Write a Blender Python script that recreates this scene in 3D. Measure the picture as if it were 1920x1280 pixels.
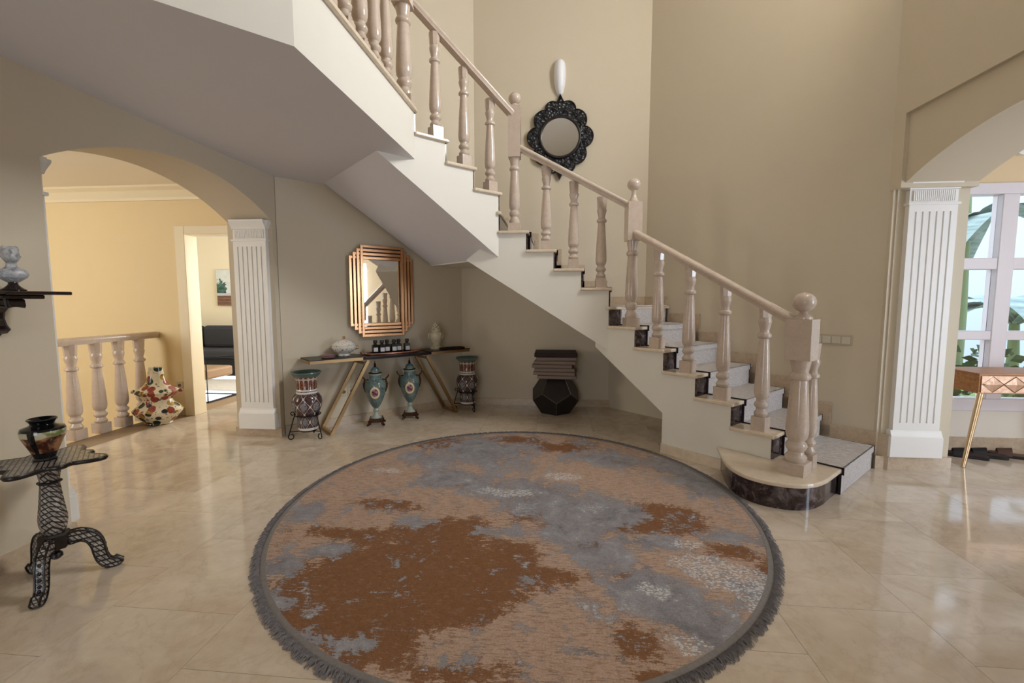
import bpy, math, random
import numpy as np
from mathutils import Vector, Matrix
random.seed(7)
R = math.radians
S2 = math.sqrt(.5)
sc = bpy.context.scene
C = sc.collection
for o in list(bpy.data.objects): bpy.data.objects.remove(o)

# ------------------------------------------------------------------ camera, world, light, exposure
cd = bpy.data.cameras.new('camera'); cam = bpy.data.objects.new('camera', cd); C.objects.link(cam)
cd.sensor_width = 36; cd.lens = 857 / 1920 * 36; cd.clip_start = .02
cam.location = (0, 0, 1.35); cam.rotation_euler = (R(90 - 5.07), 0, R(5.5))
sc.camera = cam
vs = sc.view_settings
vs.view_transform = 'Standard'; vs.look = 'None'; vs.gamma = 1; vs.use_curve_mapping = False
vs.exposure = -.12
w = bpy.data.worlds.new('daylight'); sc.world = w; w.use_nodes = True
bg = w.node_tree.nodes['Background']
bg.inputs[0].default_value = (.72, .85, 1.0, 1); bg.inputs[1].default_value = 3.4

def area(name, loc, target, sx, sy, power, col):
    l = bpy.data.lights.new(name, 'AREA'); l.shape = 'RECTANGLE'; l.size = sx; l.size_y = sy
    l.energy = power; l.color = col
    o = bpy.data.objects.new(name, l); C.objects.link(o); o.location = loc
    o.rotation_euler = (Vector(target) - Vector(loc)).to_track_quat('-Z', 'Y').to_euler()
    return o
# area lamps added for daylight from unseen windows: the high window on the right-hand wall, the window behind
# the viewpoint and the window over the stairwell of the hall; sky portals at the glazed openings in view
area('window_light_high', (3.08, 2.95, 4.45), (-1.4, 3.2, 2.5), 1.05, 1.25, 180, (.95, .98, 1.0))
area('window_light_door', (5.56, 1.3, 1.35), (2.8, 3.6, 1.2), .65, 1.9, 80, (.68, .80, 1.0))
area('living_fill_light', (-2.75, 7.0, 1.62), (-6, 7.2, 1.2), 1.5, 1.4, 90, (1.0, .98, .95))  # added fill lamp inside an unseen opening, brightens the living room
area('window_light_back', (-1.0, -3.0, 1.15), (.2, 3.4, .7), 1.6, 1.9, 24, (1.0, .97, .94))
area('window_light_hall', (-6.25, 1.3, 1.7), (-5.4, 4.9, 1.4), 1.4, 1.5, 54, (1.0, .95, .87))
def portal(loc, target, sx, sy):
    o = area('sky_portal', loc, target, sx, sy, 1, (1,1,1)); o.data.cycles.is_portal = True
portal((4.36, 4.60, 1.37), (4.36, 3, 1.37), 2.4, 1.95)
portal((5.66, 1.3, 1.3), (3, 1.3, 1.3), .7, 2.2)
portal((-1.0, -3.15, 1.1), (-1.0, 0, 1.1), 1.8, 2.2)

# ------------------------------------------------------------------ mesh builder
class MB:
    def __init__(s): s.v = []; s.f = []; s.T = Matrix()
    def add(s, vs_, fs):
        n = len(s.v); s.v += [tuple(s.T @ Vector(p)) for p in vs_]; s.f += [tuple(i + n for i in f) for f in fs]; return s
    def box(s, x0, x1, y0, y1, z0, z1):
        return s.add([(x0,y0,z0),(x1,y0,z0),(x1,y1,z0),(x0,y1,z0),(x0,y0,z1),(x1,y0,z1),(x1,y1,z1),(x0,y1,z1)],
                     [(3,2,1,0),(4,5,6,7),(0,1,5,4),(1,2,6,5),(2,3,7,6),(3,0,4,7)])
    def cbox(s, c, d): return s.box(c[0]-d[0]/2, c[0]+d[0]/2, c[1]-d[1]/2, c[1]+d[1]/2, c[2]-d[2]/2, c[2]+d[2]/2)
    def prism(s, poly, z0, z1, fn=None):
        """poly extruded along third axis; fn maps (a,b,c)->xyz"""
        fn = fn or (lambda a, b, c: (a, b, c)); n = len(poly)
        return s.add([fn(a, b, z0) for a, b in poly] + [fn(a, b, z1) for a, b in poly],
                     [tuple(range(n))[::-1], tuple(range(n, 2*n))] + [(i, (i+1) % n, n+(i+1) % n, n+i) for i in range(n)])
    def lathe(s, prof, seg=24, sy=1.0, c=(0,0,0)):
        n = len(prof); V = []; F = []
        for r, z in prof:
            for k in range(seg):
                a = 2*math.pi*k/seg; V.append((c[0]+r*math.cos(a), c[1]+r*sy*math.sin(a), c[2]+z))
        for i in range(n-1):
            for k in range(seg):
                k2 = (k+1) % seg; F.append((i*seg+k, i*seg+k2, (i+1)*seg+k2, (i+1)*seg+k))
        if prof[0][0] > 1e-5: F.append(tuple(range(seg))[::-1])
        if prof[-1][0] > 1e-5: F.append(tuple(range((n-1)*seg, n*seg)))
        return s.add(V, F)
    def tube(s, path, rad, seg=10, flat=None, closed=False):
        P = [Vector(p) for p in path]; n = len(P); V = []; F = []; prev = None
        for i, p in enumerate(P):
            if closed: t = (P[(i+1) % n] - P[i-1])
            else: t = (P[min(i+1, n-1)] - P[max(i-1, 0)])
            t = t.normalized()
            u = Vector((0,0,1)) if prev is None else prev
            if abs(u.dot(t)) > .95 and prev is None: u = Vector((0,1,0))
            a = (u - t*u.dot(t)).normalized(); prev = a; b = t.cross(a)
            r = rad(i/(n-1)) if callable(rad) else rad
            for k in range(seg):
                an = 2*math.pi*(k+.5)/seg
                V.append(p + a*math.cos(an)*r + b*math.sin(an)*r*(flat or 1))
        m = n if closed else n-1
        for i in range(m):
            j = (i+1) % n
            for k in range(seg): F.append((i*seg+k, i*seg+(k+1) % seg, j*seg+(k+1) % seg, j*seg+k))
        if not closed: F += [tuple(range(seg))[::-1], tuple(range((n-1)*seg, n*seg))]
        return s.add(V, F)
    def bar(s, p, q, prof):
        """profile [(side, up)] swept along p->q keeping 'up' vertical, ends cut vertical"""
        p, q = Vector(p), Vector(q); d = q - p; h = Vector((d.x, d.y, 0)).normalized(); sd = Vector((h.y, -h.x, 0)); n = len(prof)
        V = [p + sd*a + Vector((0,0,b)) for a, b in prof] + [q + sd*a + Vector((0,0,b)) for a, b in prof]
        return s.add(V, [tuple(range(n))[::-1], tuple(range(n, 2*n))] + [(i, (i+1) % n, n+(i+1) % n, n+i) for i in range(n)])
    def sphere(s, c, r, seg=20, rings=12, sz=1, sy=1):
        pr = [(r*math.sin(math.pi*i/rings) if 0 < i < rings else 1e-4*r, -r*sz*math.cos(math.pi*i/rings)) for i in range(rings+1)]
        return s.lathe(pr, seg, sy, c)
    def mesh(s, name, smooth=None):
        me = bpy.data.meshes.new(name); me.from_pydata(s.v, [], s.f); me.validate()
        import bmesh
        bm = bmesh.new(); bm.from_mesh(me); bmesh.ops.recalc_face_normals(bm, faces=bm.faces); bm.to_mesh(me); bm.free()
        if smooth:
            me.polygons.foreach_set('use_smooth', [True]*len(me.polygons)); me.set_sharp_from_angle(angle=R(smooth))
        return me
    def obj(s, name, mat, parent=None, smooth=None, bevel=0, loc=None, rz=None):
        o = bpy.data.objects.new(name, s.mesh(name, smooth)); C.objects.link(o); o.data.materials.append(mat)
        if parent: o.parent = parent
        if loc: o.location = loc
        if rz is not None: o.rotation_euler = (0, 0, rz)
        if bevel:
            m = o.modifiers.new('bevel', 'BEVEL'); m.width = bevel; m.segments = 2; m.limit_method = 'ANGLE'; m.angle_limit = R(40)
        return o
def tag(o, label, cat=None, group=None, kind=None):
    o['label'] = label
    if cat: o['category'] = cat
    if group: o['group'] = group
    if kind: o['kind'] = kind
    return o
def thing(name, label, cat, loc=(0,0,0), rz=0, group=None, kind=None):
    o = bpy.data.objects.new(name, None); C.objects.link(o); o.location = loc; o.rotation_euler = (0,0,rz); o.empty_display_size = .1
    return tag(o, label, cat, group, kind)
def struct(o, label): return tag(o, label, o.name.split('_')[0].split('.')[0], kind='structure')
def link(me, name, parent=None, loc=(0,0,0), rz=0, scale=(1,1,1)):
    o = bpy.data.objects.new(name, me); C.objects.link(o); o.parent = parent; o.location = loc; o.rotation_euler = (0,0,rz); o.scale = scale
    return o

# ------------------------------------------------------------------ materials
def srgb(r, g, b):
    f = lambda c: (c/255/12.92) if c/255 <= .04045 else ((c/255+.055)/1.055)**2.4
    return (f(r), f(g), f(b), 1)
class NT:
    def __init__(s, name, rough=.5, metal=0, spec=.5):
        s.m = bpy.data.materials.new(name); s.m.use_nodes = True; s.t = s.m.node_tree
        s.p = s.t.nodes['Principled BSDF']; s.set('Roughness', rough); s.set('Metallic', metal); s.set('Specular IOR Level', spec)
    def set(s, k, v):
        if isinstance(v, bpy.types.NodeSocket): s.t.links.new(v, s.p.inputs[k])
        else: s.p.inputs[k].default_value = v
        return s
    def n(s, typ, **kw):
        nd = s.t.nodes.new(typ)
        for k, v in kw.items():
            if k.startswith('i_'):
                key = k[2:]; key = int(key) if key.isdigit() else key.replace('_', ' ')
                if isinstance(v, bpy.types.NodeSocket): s.t.links.new(v, nd.inputs[key])
                else: nd.inputs[key].default_value = v
            else: setattr(nd, k, v)
        return nd
    def co(s, scale=(1,1,1), kind='Object', rnd=False):
        c = s.n('ShaderNodeTexCoord').outputs[kind]
        if rnd:
            oi = s.n('ShaderNodeObjectInfo')
            a = s.n('ShaderNodeVectorMath', operation='SCALE', i_0=oi.outputs['Location'], i_Scale=3.7).outputs[0]
            c = s.n('ShaderNodeVectorMath', operation='ADD', i_0=c, i_1=a).outputs[0]
        return s.n('ShaderNodeMapping', i_0=c, i_3=scale).outputs[0]
    def noise(s, vec, scale=5, det=4, rough=.5, dist=0):
        return s.n('ShaderNodeTexNoise', i_0=vec, i_Scale=scale, i_Detail=det, i_Roughness=rough, i_Distortion=dist).outputs[0]
    def vor(s, vec, scale=5, feat='F1', out=0): return s.n('ShaderNodeTexVoronoi', feature=feat, i_0=vec, i_Scale=scale).outputs[out]
    def ramp(s, fac, *stops, interp='LINEAR'):
        nd = s.n('ShaderNodeValToRGB', i_0=fac); cr = nd.color_ramp; cr.interpolation = interp
        while len(cr.elements) < len(stops): cr.elements.new(.5)
        for e, (p, c) in zip(cr.elements, stops): e.position = p; e.color = c if isinstance(c, (tuple, list)) else (c, c, c, 1)
        return nd.outputs[0]
    def mix(s, fac, a, b, mode='MIX'):
        nd = s.n('ShaderNodeMix', data_type='RGBA', blend_type=mode)
        for i, v in ((0, fac), (6, a), (7, b)):
            if isinstance(v, bpy.types.NodeSocket): s.t.links.new(v, nd.inputs[i])
            else: nd.inputs[i].default_value = v
        return nd.outputs[2]
    def M(s, op, a, b=0.0, c=0.0):
        nd = s.n('ShaderNodeMath', operation=op)
        for i, v in enumerate((a, b, c)):
            if isinstance(v, bpy.types.NodeSocket): s.t.links.new(v, nd.inputs[i])
            else: nd.inputs[i].default_value = v
        return nd.outputs[0]
    def xyz(s, vec):
        nd = s.n('ShaderNodeSeparateXYZ', i_0=vec); return nd.outputs
    def bump(s, h, strength=.2, dist=.01):
        nd = s.n('ShaderNodeBump', i_Strength=strength, i_Distance=dist, i_Height=h); s.t.links.new(nd.outputs[0], s.p.inputs['Normal']); return s
def plain(name, col, rough=.5, metal=0, var=.0, scale=8, bump=0, bscale=200, spec=.5):
    m = NT(name, rough, metal, spec); c = col
    if var:
        f = m.noise(m.co(), scale, 4); a = tuple(x*(1-var) for x in col[:3])+(1,); b = tuple(min(1, x*(1+var)) for x in col[:3])+(1,)
        m.set('Base Color', m.mix(f, a, b))
    else: m.set('Base Color', col)
    if bump: m.bump(m.noise(m.co(), bscale, 3), bump, .002)
    return m.m
WALL = plain('wall_paint', srgb(209, 196, 173), .62, var=.015, bump=.12, spec=.3)
STRING = plain('stair_paint', srgb(232, 226, 214), .6, var=.012, bump=.08, spec=.3)
YELLOW = plain('hall_paint', srgb(236, 214, 168), .6, var=.015, bump=.1, spec=.3)
PALEROOM = plain('living_paint', srgb(238, 228, 206), .6, var=.01, spec=.3)
ENTRY = plain('entrance_paint', srgb(232, 222, 206), .6, var=.01, spec=.3)
PEACH = plain('entrance_wall_paint', srgb(226, 200, 160), .6, var=.01, spec=.3)
SOFFIT = plain('soffit_paint', srgb(224, 221, 225), .65, var=.012, spec=.25)
WHITE = plain('white_plaster', srgb(240, 236, 230), .45, var=.01)
WINWHITE = plain('window_paint', srgb(226, 218, 220), .4, var=.01)
DOORPAINT = plain('door_casing_paint', srgb(240, 226, 194), .45, var=.01)
BLACKIRON = plain('wrought_iron', srgb(22, 20, 22), .45, .6)
GOLD = plain('satin_gold', srgb(168, 138, 98), .36, 1, var=.08)
COPPER = plain('copper_gold', srgb(196, 148, 108), .26, 1, var=.06)
BRASS = plain('pale_brass', srgb(236, 208, 170), .25, 1)
def marble_tile():
    m = NT('cream_marble', .07, 0, .5); v = m.co((1,1,1), rnd=True)
    n1 = m.noise(v, 1.6, 6, .62, .8); n2 = m.noise(v, 3.2, 6, .62, .7); n3 = m.noise(v, 14, 4, .6)
    base = m.ramp(n1, (.3, srgb(192,173,151)), (.5, srgb(207,191,171)), (.72, srgb(222,209,192)))
    vein = m.M('ABSOLUTE', m.M('SUBTRACT', n2, .5)); vm = m.ramp(vein, (0, .75), (.018, .25), (.05, 0))
    c = m.mix(m.M('MULTIPLY', vm, .28), base, srgb(158,128,100))
    c = m.mix(m.ramp(n3, (.45, 0), (.75, .35)), c, srgb(232,220,200))
    rnd = m.n('ShaderNodeObjectInfo').outputs['Random']
    c = m.mix(m.M('MULTIPLY_ADD', rnd, .16, .0), c, srgb(176,150,120))
    m.set('Base Color', c); m.set('Roughness', m.M('MULTIPLY_ADD', n3, .05, .06)); return m.m
TILE = marble_tile()
def marble_beige(name, a, b, rough=.16):
    m = NT(name, rough); v = m.co(rnd=True); n1 = m.noise(v, 16, 6, .7, .6); n2 = m.noise(v, 60, 4)
    m.set('Base Color', m.mix(m.ramp(n2, (.4, 0), (.8, .15)), m.ramp(n1, (.3, a), (.7, b)), srgb(236,226,214))); return m.m
BALM = marble_beige('pink_beige_marble', srgb(192,171,153), srgb(204,186,169))
TREADM = marble_beige('cream_tread_marble', srgb(212,192,166), srgb(228,212,190), .12)
SKIRTM = marble_beige('skirting_marble', srgb(182,158,132), srgb(204,184,158), .2)
def emperador():
    m = NT('dark_emperador_marble', .12); v = m.co(rnd=True); n = m.noise(v, 8, 6, .65, 1.2); k = m.vor(v, 14, 'DISTANCE_TO_EDGE')
    c = m.ramp(n, (.32, srgb(26,18,17)), (.5, srgb(58,44,42)), (.68, srgb(126,112,114)))
    m.set('Base Color', m.mix(m.ramp(k, (0, .25), (.02, 0)), c, srgb(140,124,122))); return m.m
EMPER = emperador()
def carpet():
    m = NT('grey_stair_carpet', .95, 0, .1); v = m.co((1,1,1), rnd=True); n = m.noise(v, 60, 4, .7); n2 = m.noise(m.co((3,14,14), rnd=True), 9, 3)
    m.set('Base Color', m.mix(m.ramp(n2, (.35, 0), (.7, .8)), m.ramp(n, (.3, srgb(164,154,148)), (.7, srgb(200,192,186))), srgb(220,214,210)))
    m.bump(m.noise(v, 180, 2), .8, .006); return m.m
CARPET = carpet()
DARKEDGE = plain('carpet_binding', srgb(38,30,30), .9)
def glossy_mirror():
    m = NT('mirror_glass', .02, 1); m.set('Base Color', (.93,.94,.93,1)); return m.m
MIRROR = glossy_mirror()
def glass():
    m = NT('window_glass', 0); t = m.t; out = t.nodes['Material Output']
    tr = m.n('ShaderNodeBsdfTransparent'); gl = m.n('ShaderNodeBsdfGlossy', i_Roughness=.02); fr = m.n('ShaderNodeFresnel', i_IOR=1.35)
    mx = m.n('ShaderNodeMixShader'); t.links.new(fr.outputs[0], mx.inputs[0]); t.links.new(tr.outputs[0], mx.inputs[1]); t.links.new(gl.outputs[0], mx.inputs[2])
    t.links.new(mx.outputs[0], out.inputs[0]); return m.m
GLASS = glass()
def wood(name, a, b, sc_=(1,12,12), rough=.4):
    m = NT(name, rough); n = m.noise(m.co(sc_), 4, 5, .6, .6); m.set('Base Color', m.ramp(n, (.3, a), (.7, b))); return m.m
OAK = wood('warm_oak', srgb(150,92,44), srgb(196,138,78))
DARKWOOD = wood('black_lacquer_wood', srgb(24,16,16), srgb(48,32,28), rough=.12)
TABLETOP = plain('dark_glass_top', srgb(30,18,18), .32, var=.1, spec=.2)
def inlay():
    m = NT('mother_of_pearl_inlay', .3); v = m.co(); o = m.xyz(v)
    k = 74.0
    a = m.M('PINGPONG', m.M('MULTIPLY', m.M('ADD', m.M('ADD', o[0], o[1]), o[2]), k), 1.0)
    b = m.M('PINGPONG', m.M('MULTIPLY', m.M('ADD', m.M('SUBTRACT', o[0], o[1]), m.M('MULTIPLY', o[2], -1.0)), k), 1.0)
    g = m.M('MINIMUM', a, b); n = m.noise(v, 60, 3)
    pearl = m.ramp(n, (.35, srgb(122,114,106)), (.6, srgb(176,168,160)), (.8, srgb(220,216,210)))
    m.set('Base Color', m.mix(m.ramp(g, (.22, 1), (.34, 0)), pearl, srgb(28,19,16))); return m.m
INLAY = inlay()
EBONY = plain('ebony', srgb(26,17,15), .35, var=.2)

# ------------------------------------------------------------------ setting: floor
RZ = .185                                   # stair rise
fl = MB().box(-4.62, 5.7, -3.1, 8.5, -.06, -.004).obj('floor', plain('floor_grout', srgb(150,128,102), .6)); struct(fl, 'polished cream marble floor of hall laid in large square tiles')
T = .585; me = MB().box(.0008, T-.0008, .0008, T-.0008, -.02, 0).mesh('floor_tile'); me.materials.append(TILE)
half = MB().box(.0008, T-.0008, .0008, T/2-.0008, -.02, 0).mesh('floor_tile_half'); half.materials.append(TILE)
n = 0
for i in range(-11, 7):
    x = 1.56 + i*T
    for j in range(-8, 12):
        y = 2.034 + j*T + (T/2 if i % 2 == 0 else 0)
        vis = False
        if -3.3 < x < 2.6 and .6 < y < 5.9: vis = True
        if -4.7 < x < -2.9 and 2.0 < y < 5.1 and x > -4.65: vis = True
        if -5.9 < x < -3 and 4.9 < y < 8.0 and x > -4.9: vis = True
        if 2.5 < x < 5.2 and 1.2 < y < 4.5: vis = True
        if vis and x + .1 > -4.62: link(me, 'floor_tile', fl, (x, y, 0)); n += 1

# ------------------------------------------------------------------ setting: walls
XL, XR = -2.73, 2.58
def arc(y0, y1, zs, zc, n=28):
    """segmental arch points from (y0,zs) over the crown to (y1,zs)"""
    h = (y1-y0)/2; c = (y0+y1)/2; rise = zc-zs; Rr = (h*h+rise*rise)/(2*rise)
    return [(y0+(y1-y0)*i/n, zc-Rr+math.sqrt(Rr*Rr-(y0+(y1-y0)*i/n-c)**2)) for i in range(n+1)]
CEIL = 5.4
yz = lambda a, b, c: (c, a, b)
# left wall with the arch to the hall
o = MB().prism([(-3.1,0),(2.245,0)] + arc(2.245, 4.24, 2.11, 2.38) + [(4.24,0),(4.30,0),(4.30,2.97),(-3.1,2.97)], XL, XL-.46, yz).obj('wall_left', WALL, smooth=30)
struct(o, 'greige painted wall with wide segmental arch opening to the yellow hall')
MB().box(XL-.46, XL-.005, 4.30, 4.92, 0, 2.75).obj('wall_pier', WALL, o)
MB().box(XL-.46, XL, -3.1, 3.7, 2.97, CEIL).obj('wall_upper', WALL, o)
# diagonal and back walls below the stair
A0 = Vector((XL, 4.31, 0))
def AW(s, d, z=0): return (XL + (s+d)*S2, 4.31 + (s-d)*S2, z)
def AWp(s0, s1, d0, d1): return [AW(s0,d0)[:2], AW(s1,d0)[:2], AW(s1,d1)[:2], AW(s0,d1)[:2]]
o = MB().prism(AWp(0, 2.15, 0, -.2), 0, 2.9).obj('wall_diagonal', WALL); struct(o, 'beige wall under the stair slanting between pilaster and corner, behind the console')
o = MB().box(-1.21, 1.3, 5.83, 6.0, 0, 2.6).obj('wall_back', WALL); struct(o, 'beige wall at the back of the space under the stairs')
# stairwell walls above the flights
def UW(fn, prof, t0, t1, name, label):
    o = MB().prism(prof, t0, t1, fn).obj(name, WALL); return struct(o, label)
# U1: along the third flight, plane y-x=6.44 ; s from corner (-.97,5.47) towards (-1,-1)
u1 = lambda s, z, t: (-.97 - s*S2 - t*S2, 5.47 - s*S2 + t*S2, z)
UW(u1, [(0,1.9),(.2,1.9),(1.4,2.62),(2.5,2.62),(2.5,CEIL),(0,CEIL)], 0, .42, 'wall_stair_left', 'pale wall behind the upper flight of stairs')
UW(lambda x, z, t: (x, 5.47+t, z), [(1.25,1.0),(-.6,1.9),(-1.4,1.95),(-1.4,CEIL),(1.25,CEIL)], 0, .36, 'wall_stair_back', 'cream stairwell wall carrying the scalloped black mirror')
UW(lambda s, z, t: (1.03 + s*S2 + t*S2, 5.47 - s*S2 + t*S2, z), [(-.52,0),(2.2,0),(2.2,CEIL),(-.52,CEIL)], 0, .14, 'wall_stair_right', 'tall beige wall beside the lowest flight, with switches')
# right wall with the arch to the entrance: frame face and slightly recessed arch panel
AR = arc(1.56, 3.87, 2.2, 2.49)
o = MB().prism([(1.56,0)] + AR + [(3.87,0),(3.94,0),(3.94,2.74),(1.45,2.74),(1.45,0)], XR+.03, XR+.54, yz).obj('wall_right', WALL, smooth=30)
struct(o, 'beige wall with arch and recessed panel leading to the glazed entrance')
MB().box(XR, XR+.54, -3.1, 1.45, 0, 2.74).box(XR, XR+.54, -3.1, 4.05, 5.1, CEIL).box(XR, XR+.54, -3.1, 2.4, 2.74, 5.1).box(XR, XR+.54, 3.5, 4.05, 2.74, 5.1)\
  .box(XR, XR+.54, 2.4, 3.5, 2.74, 3.8).prism([(3.80,2.2),(4.2,2.2),(4.2,2.74),(3.80,2.74)], XR, XR+.54, yz).obj('wall_upper', WALL, o)
MB().box(XR+.005, XR+.54, 3.88, 4.52, 0, 2.74).obj('wall_pier', WALL, o)
# wall behind the camera, with tall window openings
o = MB().box(-3.2, -1.9, -3.25, -3.05, 0, CEIL).box(-.1, 3.1, -3.25, -3.05, 0, CEIL).box(-1.9, -.1, -3.25, -3.05, 2.2, CEIL).obj('wall_front', WALL)
struct(o, 'beige wall with a tall window behind the viewpoint')
o = MB().box(-3.2, 3.2, -3.2, 6.2, CEIL, CEIL+.1).obj('ceiling', WHITE); struct(o, 'white ceiling high above the stair hall')

# landing slab and its marble edge
P1, P2, P3, P4 = (.51, 4.54), (-.57, 4.54), (-1.205, 3.905), (-1.245, 2.17)
LB, LT = 2.55, 2.96
lp = [P3, P4, (XL, 2.17 + (XL+1.245)), (XL, 4.31), (-2.17, 4.87)]
o = MB().prism(lp, LB, LT-.03).obj('floor_landing', STRING); struct(o, 'upper landing slab with white painted edge and grey soffit')
o.data.materials.append(SOFFIT)
for p in o.data.polygons:
    if p.normal.z < -.9: p.material_index = 1
ov = .03
MB().prism([(P3[0]+ov, P3[1]+.01), (P4[0]+ov, P4[1]-ov*.5), (XL, lp[2][1]-ov*1.4), (XL, 4.31), (XL+.5, 4.8), (P3[0]-.1, P3[1]+.13)], LT-.03, LT).obj('trim', TREADM, o, bevel=.006)

# hall beyond the left arch
YH = 4.93
o = MB().box(-8.2, -4.34, YH, YH+.16, -2.2, 2.75).box(-3.35, -2.6, YH, YH+.16, 0, 2.75).box(-4.34, -3.35, YH, YH+.16, 2.2, 2.75).box(-4.34,-3.35,YH,YH+.16,-2.2,-.02).obj('wall_hall', YELLOW)
struct(o, 'warm yellow hall wall with doorway behind the balustrade')
o = MB().box(-8.2, -8.0, -.3, 5, -2.2, 2.75).obj('wall_hall_end', YELLOW); struct(o, 'yellow end wall of the hall above the stairwell')
o = MB().box(-8.2, -7.0, 1.0, 1.2, -2.2, 2.75).box(-5.5, -3.19, 1.0, 1.2, -2.2, 2.75).box(-7.0, -5.5, 1.0, 1.2, 2.5, 2.75).box(-7,-5.5,1.0,1.2,-2.2,.9).obj('wall_hall_near', YELLOW); struct(o, 'yellow hall wall with a window facing the stairwell')
o = MB().box(-4.70, -4.60, 1.2, YH, -2.2, -.025).obj('wall_stairwell', YELLOW); struct(o, 'yellow side of the stairwell below the balustrade')
o = MB().box(-8.2, -4.7, 1.2, YH, -2.3, -2.2).obj('floor_lower', SKIRTM); struct(o, 'lower floor of the stairwell')
o = MB().box(-8.2, -3.19, .9, YH+.05, 2.64, 2.74).obj('ceiling_hall', plain('hall_ceiling', srgb(246,238,222), .7)); struct(o, 'pale ceiling of the yellow hall')
crown = [(0,0),(.025,0),(.03,.03),(.07,.10),(.11,.13),(.12,.15),(0,.15)]
o = MB().prism(crown, -8.0, -3.19, lambda a, b, c: (c, YH-a, 2.49+b)).obj('trim_crown', DOORPAINT); struct(o, 'white crown moulding along the yellow hall wall')
# doorway casing
o = MB().box(-4.345, -4.225, YH-.025, YH, 0, 2.2).box(-4.225, -3.3, YH-.025, YH, 2.105, 2.2).box(-4.34, -4.23, YH, YH+.17, 0, 2.105).box(-4.345, -3.3, YH, YH+.17, 2.105, 2.2)\
   .box(-3.47, -3.35, YH-.025, YH+.17, 0, 2.105).obj('door_1', DOORPAINT, bevel=.006); struct(o, 'cream casing of the open doorway to the living room')
o = MB().box(-4.72, -4.345, YH-.014, YH, 0, .08).obj('baseboard_hall', SKIRTM); struct(o, 'marble skirting on the yellow hall wall beside the doorway')
# living room shell
o = MB().box(-8, -2.6, 8.3, 8.4, 0, 2.85).obj('wall_living', PALEROOM); struct(o, 'pale cream living room wall behind the sofa')
o = MB().box(-8.1, -8, 5.09, 8.4, 0, 2.85).obj('wall_living_side', PALEROOM); struct(o, 'side wall of the living room')
o = MB().box(-2.7, -2.6, 5.09, 8.4, 0, .85).box(-2.7,-2.6,5.09,6.2,.85,2.85).box(-2.7,-2.6,7.8,8.4,.85,2.85).box(-2.7,-2.6,6.2,7.8,2.4,2.85).obj('wall_living_window', PALEROOM); struct(o, 'living room wall with window opening')
o = MB().box(-8.1, -2.6, 5.09, 8.4, 2.72, 2.85).obj('ceiling_living', WHITE); struct(o, 'white ceiling of the living room')
o = MB().prism(crown, -8.0, -2.7, lambda a, b, c: (c, 8.3-a, 2.57+b)).obj('trim_crown_living', WHITE); struct(o, 'white crown moulding in the living room')

# entrance beyond the right arch, with the gridded window
YW = 4.52
WX = [3.22, 3.90, 4.03, 4.71, 4.84, 5.50]; WZ = [.46, 1.0, 1.08, 1.63, 1.73, 2.285]
o = MB().box(3.0, 5.72, YW, YW+.2, 0, .35).box(3.0, 5.72, YW, YW+.2, 2.38, 2.85).box(3.0, 3.12, YW, YW+.2, .35, 2.38).box(5.6, 5.72, YW, YW+.2, .35, 2.38).obj('wall_entrance', PEACH)
struct(o, 'peach wall around the gridded entrance window')
MB().box(3.12, 5.6, YW-.004, YW, .10, .35).obj('wall_panel', ENTRY, o)
win = MB().box(3.12, 5.6, YW-.03, YW+.09, 2.285, 2.38).box(3.12, 5.6, YW-.03, YW+.09, .35, .46).obj('window_1', WINWHITE, bevel=.006); struct(win, 'white painted window with square panes behind the entrance console')
for a, b in ((3.12, 3.22), (3.90, 4.03), (4.71, 4.84), (5.50, 5.6)): MB().box(a, b, YW-.025, YW+.085, .46, 2.285).obj('window_mullion', WINWHITE, win, bevel=.006)
for a, b in ((1.0, 1.08), (1.63, 1.73)):
    for k in range(3): MB().box(WX[2*k], WX[2*k+1], YW-.02, YW+.08, a, b).obj('glazing_bar', WINWHITE, win, bevel=.006)
for i in range(3):
    for j in range(3): MB().box(WX[2*i], WX[2*i+1], YW+.03, YW+.036, WZ[2*j], WZ[2*j+1]).obj('pane', GLASS, win)
o = MB().box(5.6, 5.72, .8, .95, 0, 2.85).box(5.6, 5.72, 1.65, 4.52, 0, 2.85).box(5.6, 5.72, .95, 1.65, 2.4, 2.85).box(5.6,5.72,.9,1.65,0,.2).obj('wall_entrance_side', PEACH); struct(o, 'entrance side wall with window opening')
o = MB().box(3.1, 5.72, .9, 1.0, 0, 2.85).obj('wall_entrance_near', ENTRY); struct(o, 'near wall of the entrance')
o = MB().box(3.1, 5.72, .9, 4.6, 2.72, 2.85).obj('ceiling_entrance', WHITE); struct(o, 'white ceiling of the entrance')
mb = MB()
for k in range(22):
    x = 3.15 + k*.115
    pts = [(x, 2.72), (x, 2.64)] + [(x+.0575-.0575*math.cos(math.pi*t/8), 2.64-.035*math.sin(math.pi*t/8)) for t in range(1, 8)] + [(x+.115, 2.64), (x+.115, 2.72)]
    mb.prism(pts, YW-.05, YW, lambda a, b, c: (a, c, b))
o = mb.obj('trim_scallop', WHITE); struct(o, 'white scalloped cornice above the entrance window')
o = MB().box(3.12, 5.6, YW-.018, YW, 0, .10).obj('baseboard_entrance', SKIRTM); struct(o, 'marble skirting under the entrance window')
BB = SKIRTM
o = MB().box(XL, XL+.016, -3, 2.245, 0, .09).box(XL-.46, XL+.016, 2.245, 2.261, 0, .09).obj('baseboard_left', BB); struct(o, 'marble skirting along the left wall')
o = MB().prism(AWp(.0, 2.15, 0, .016), 0, .09).obj('baseboard_diagonal', BB); struct(o, 'marble skirting along the slanting wall behind the console')
o = MB().box(-1.21, .7, 5.814, 5.83, 0, .09).obj('baseboard_back', BB); struct(o, 'marble skirting along the back wall under the stairs')
o = MB().box(XL-.47, XL+.014, 4.222, 4.24, 0, .085).obj('baseboard_jamb', BB); struct(o, 'marble skirting below the left fluted pilaster')
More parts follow.
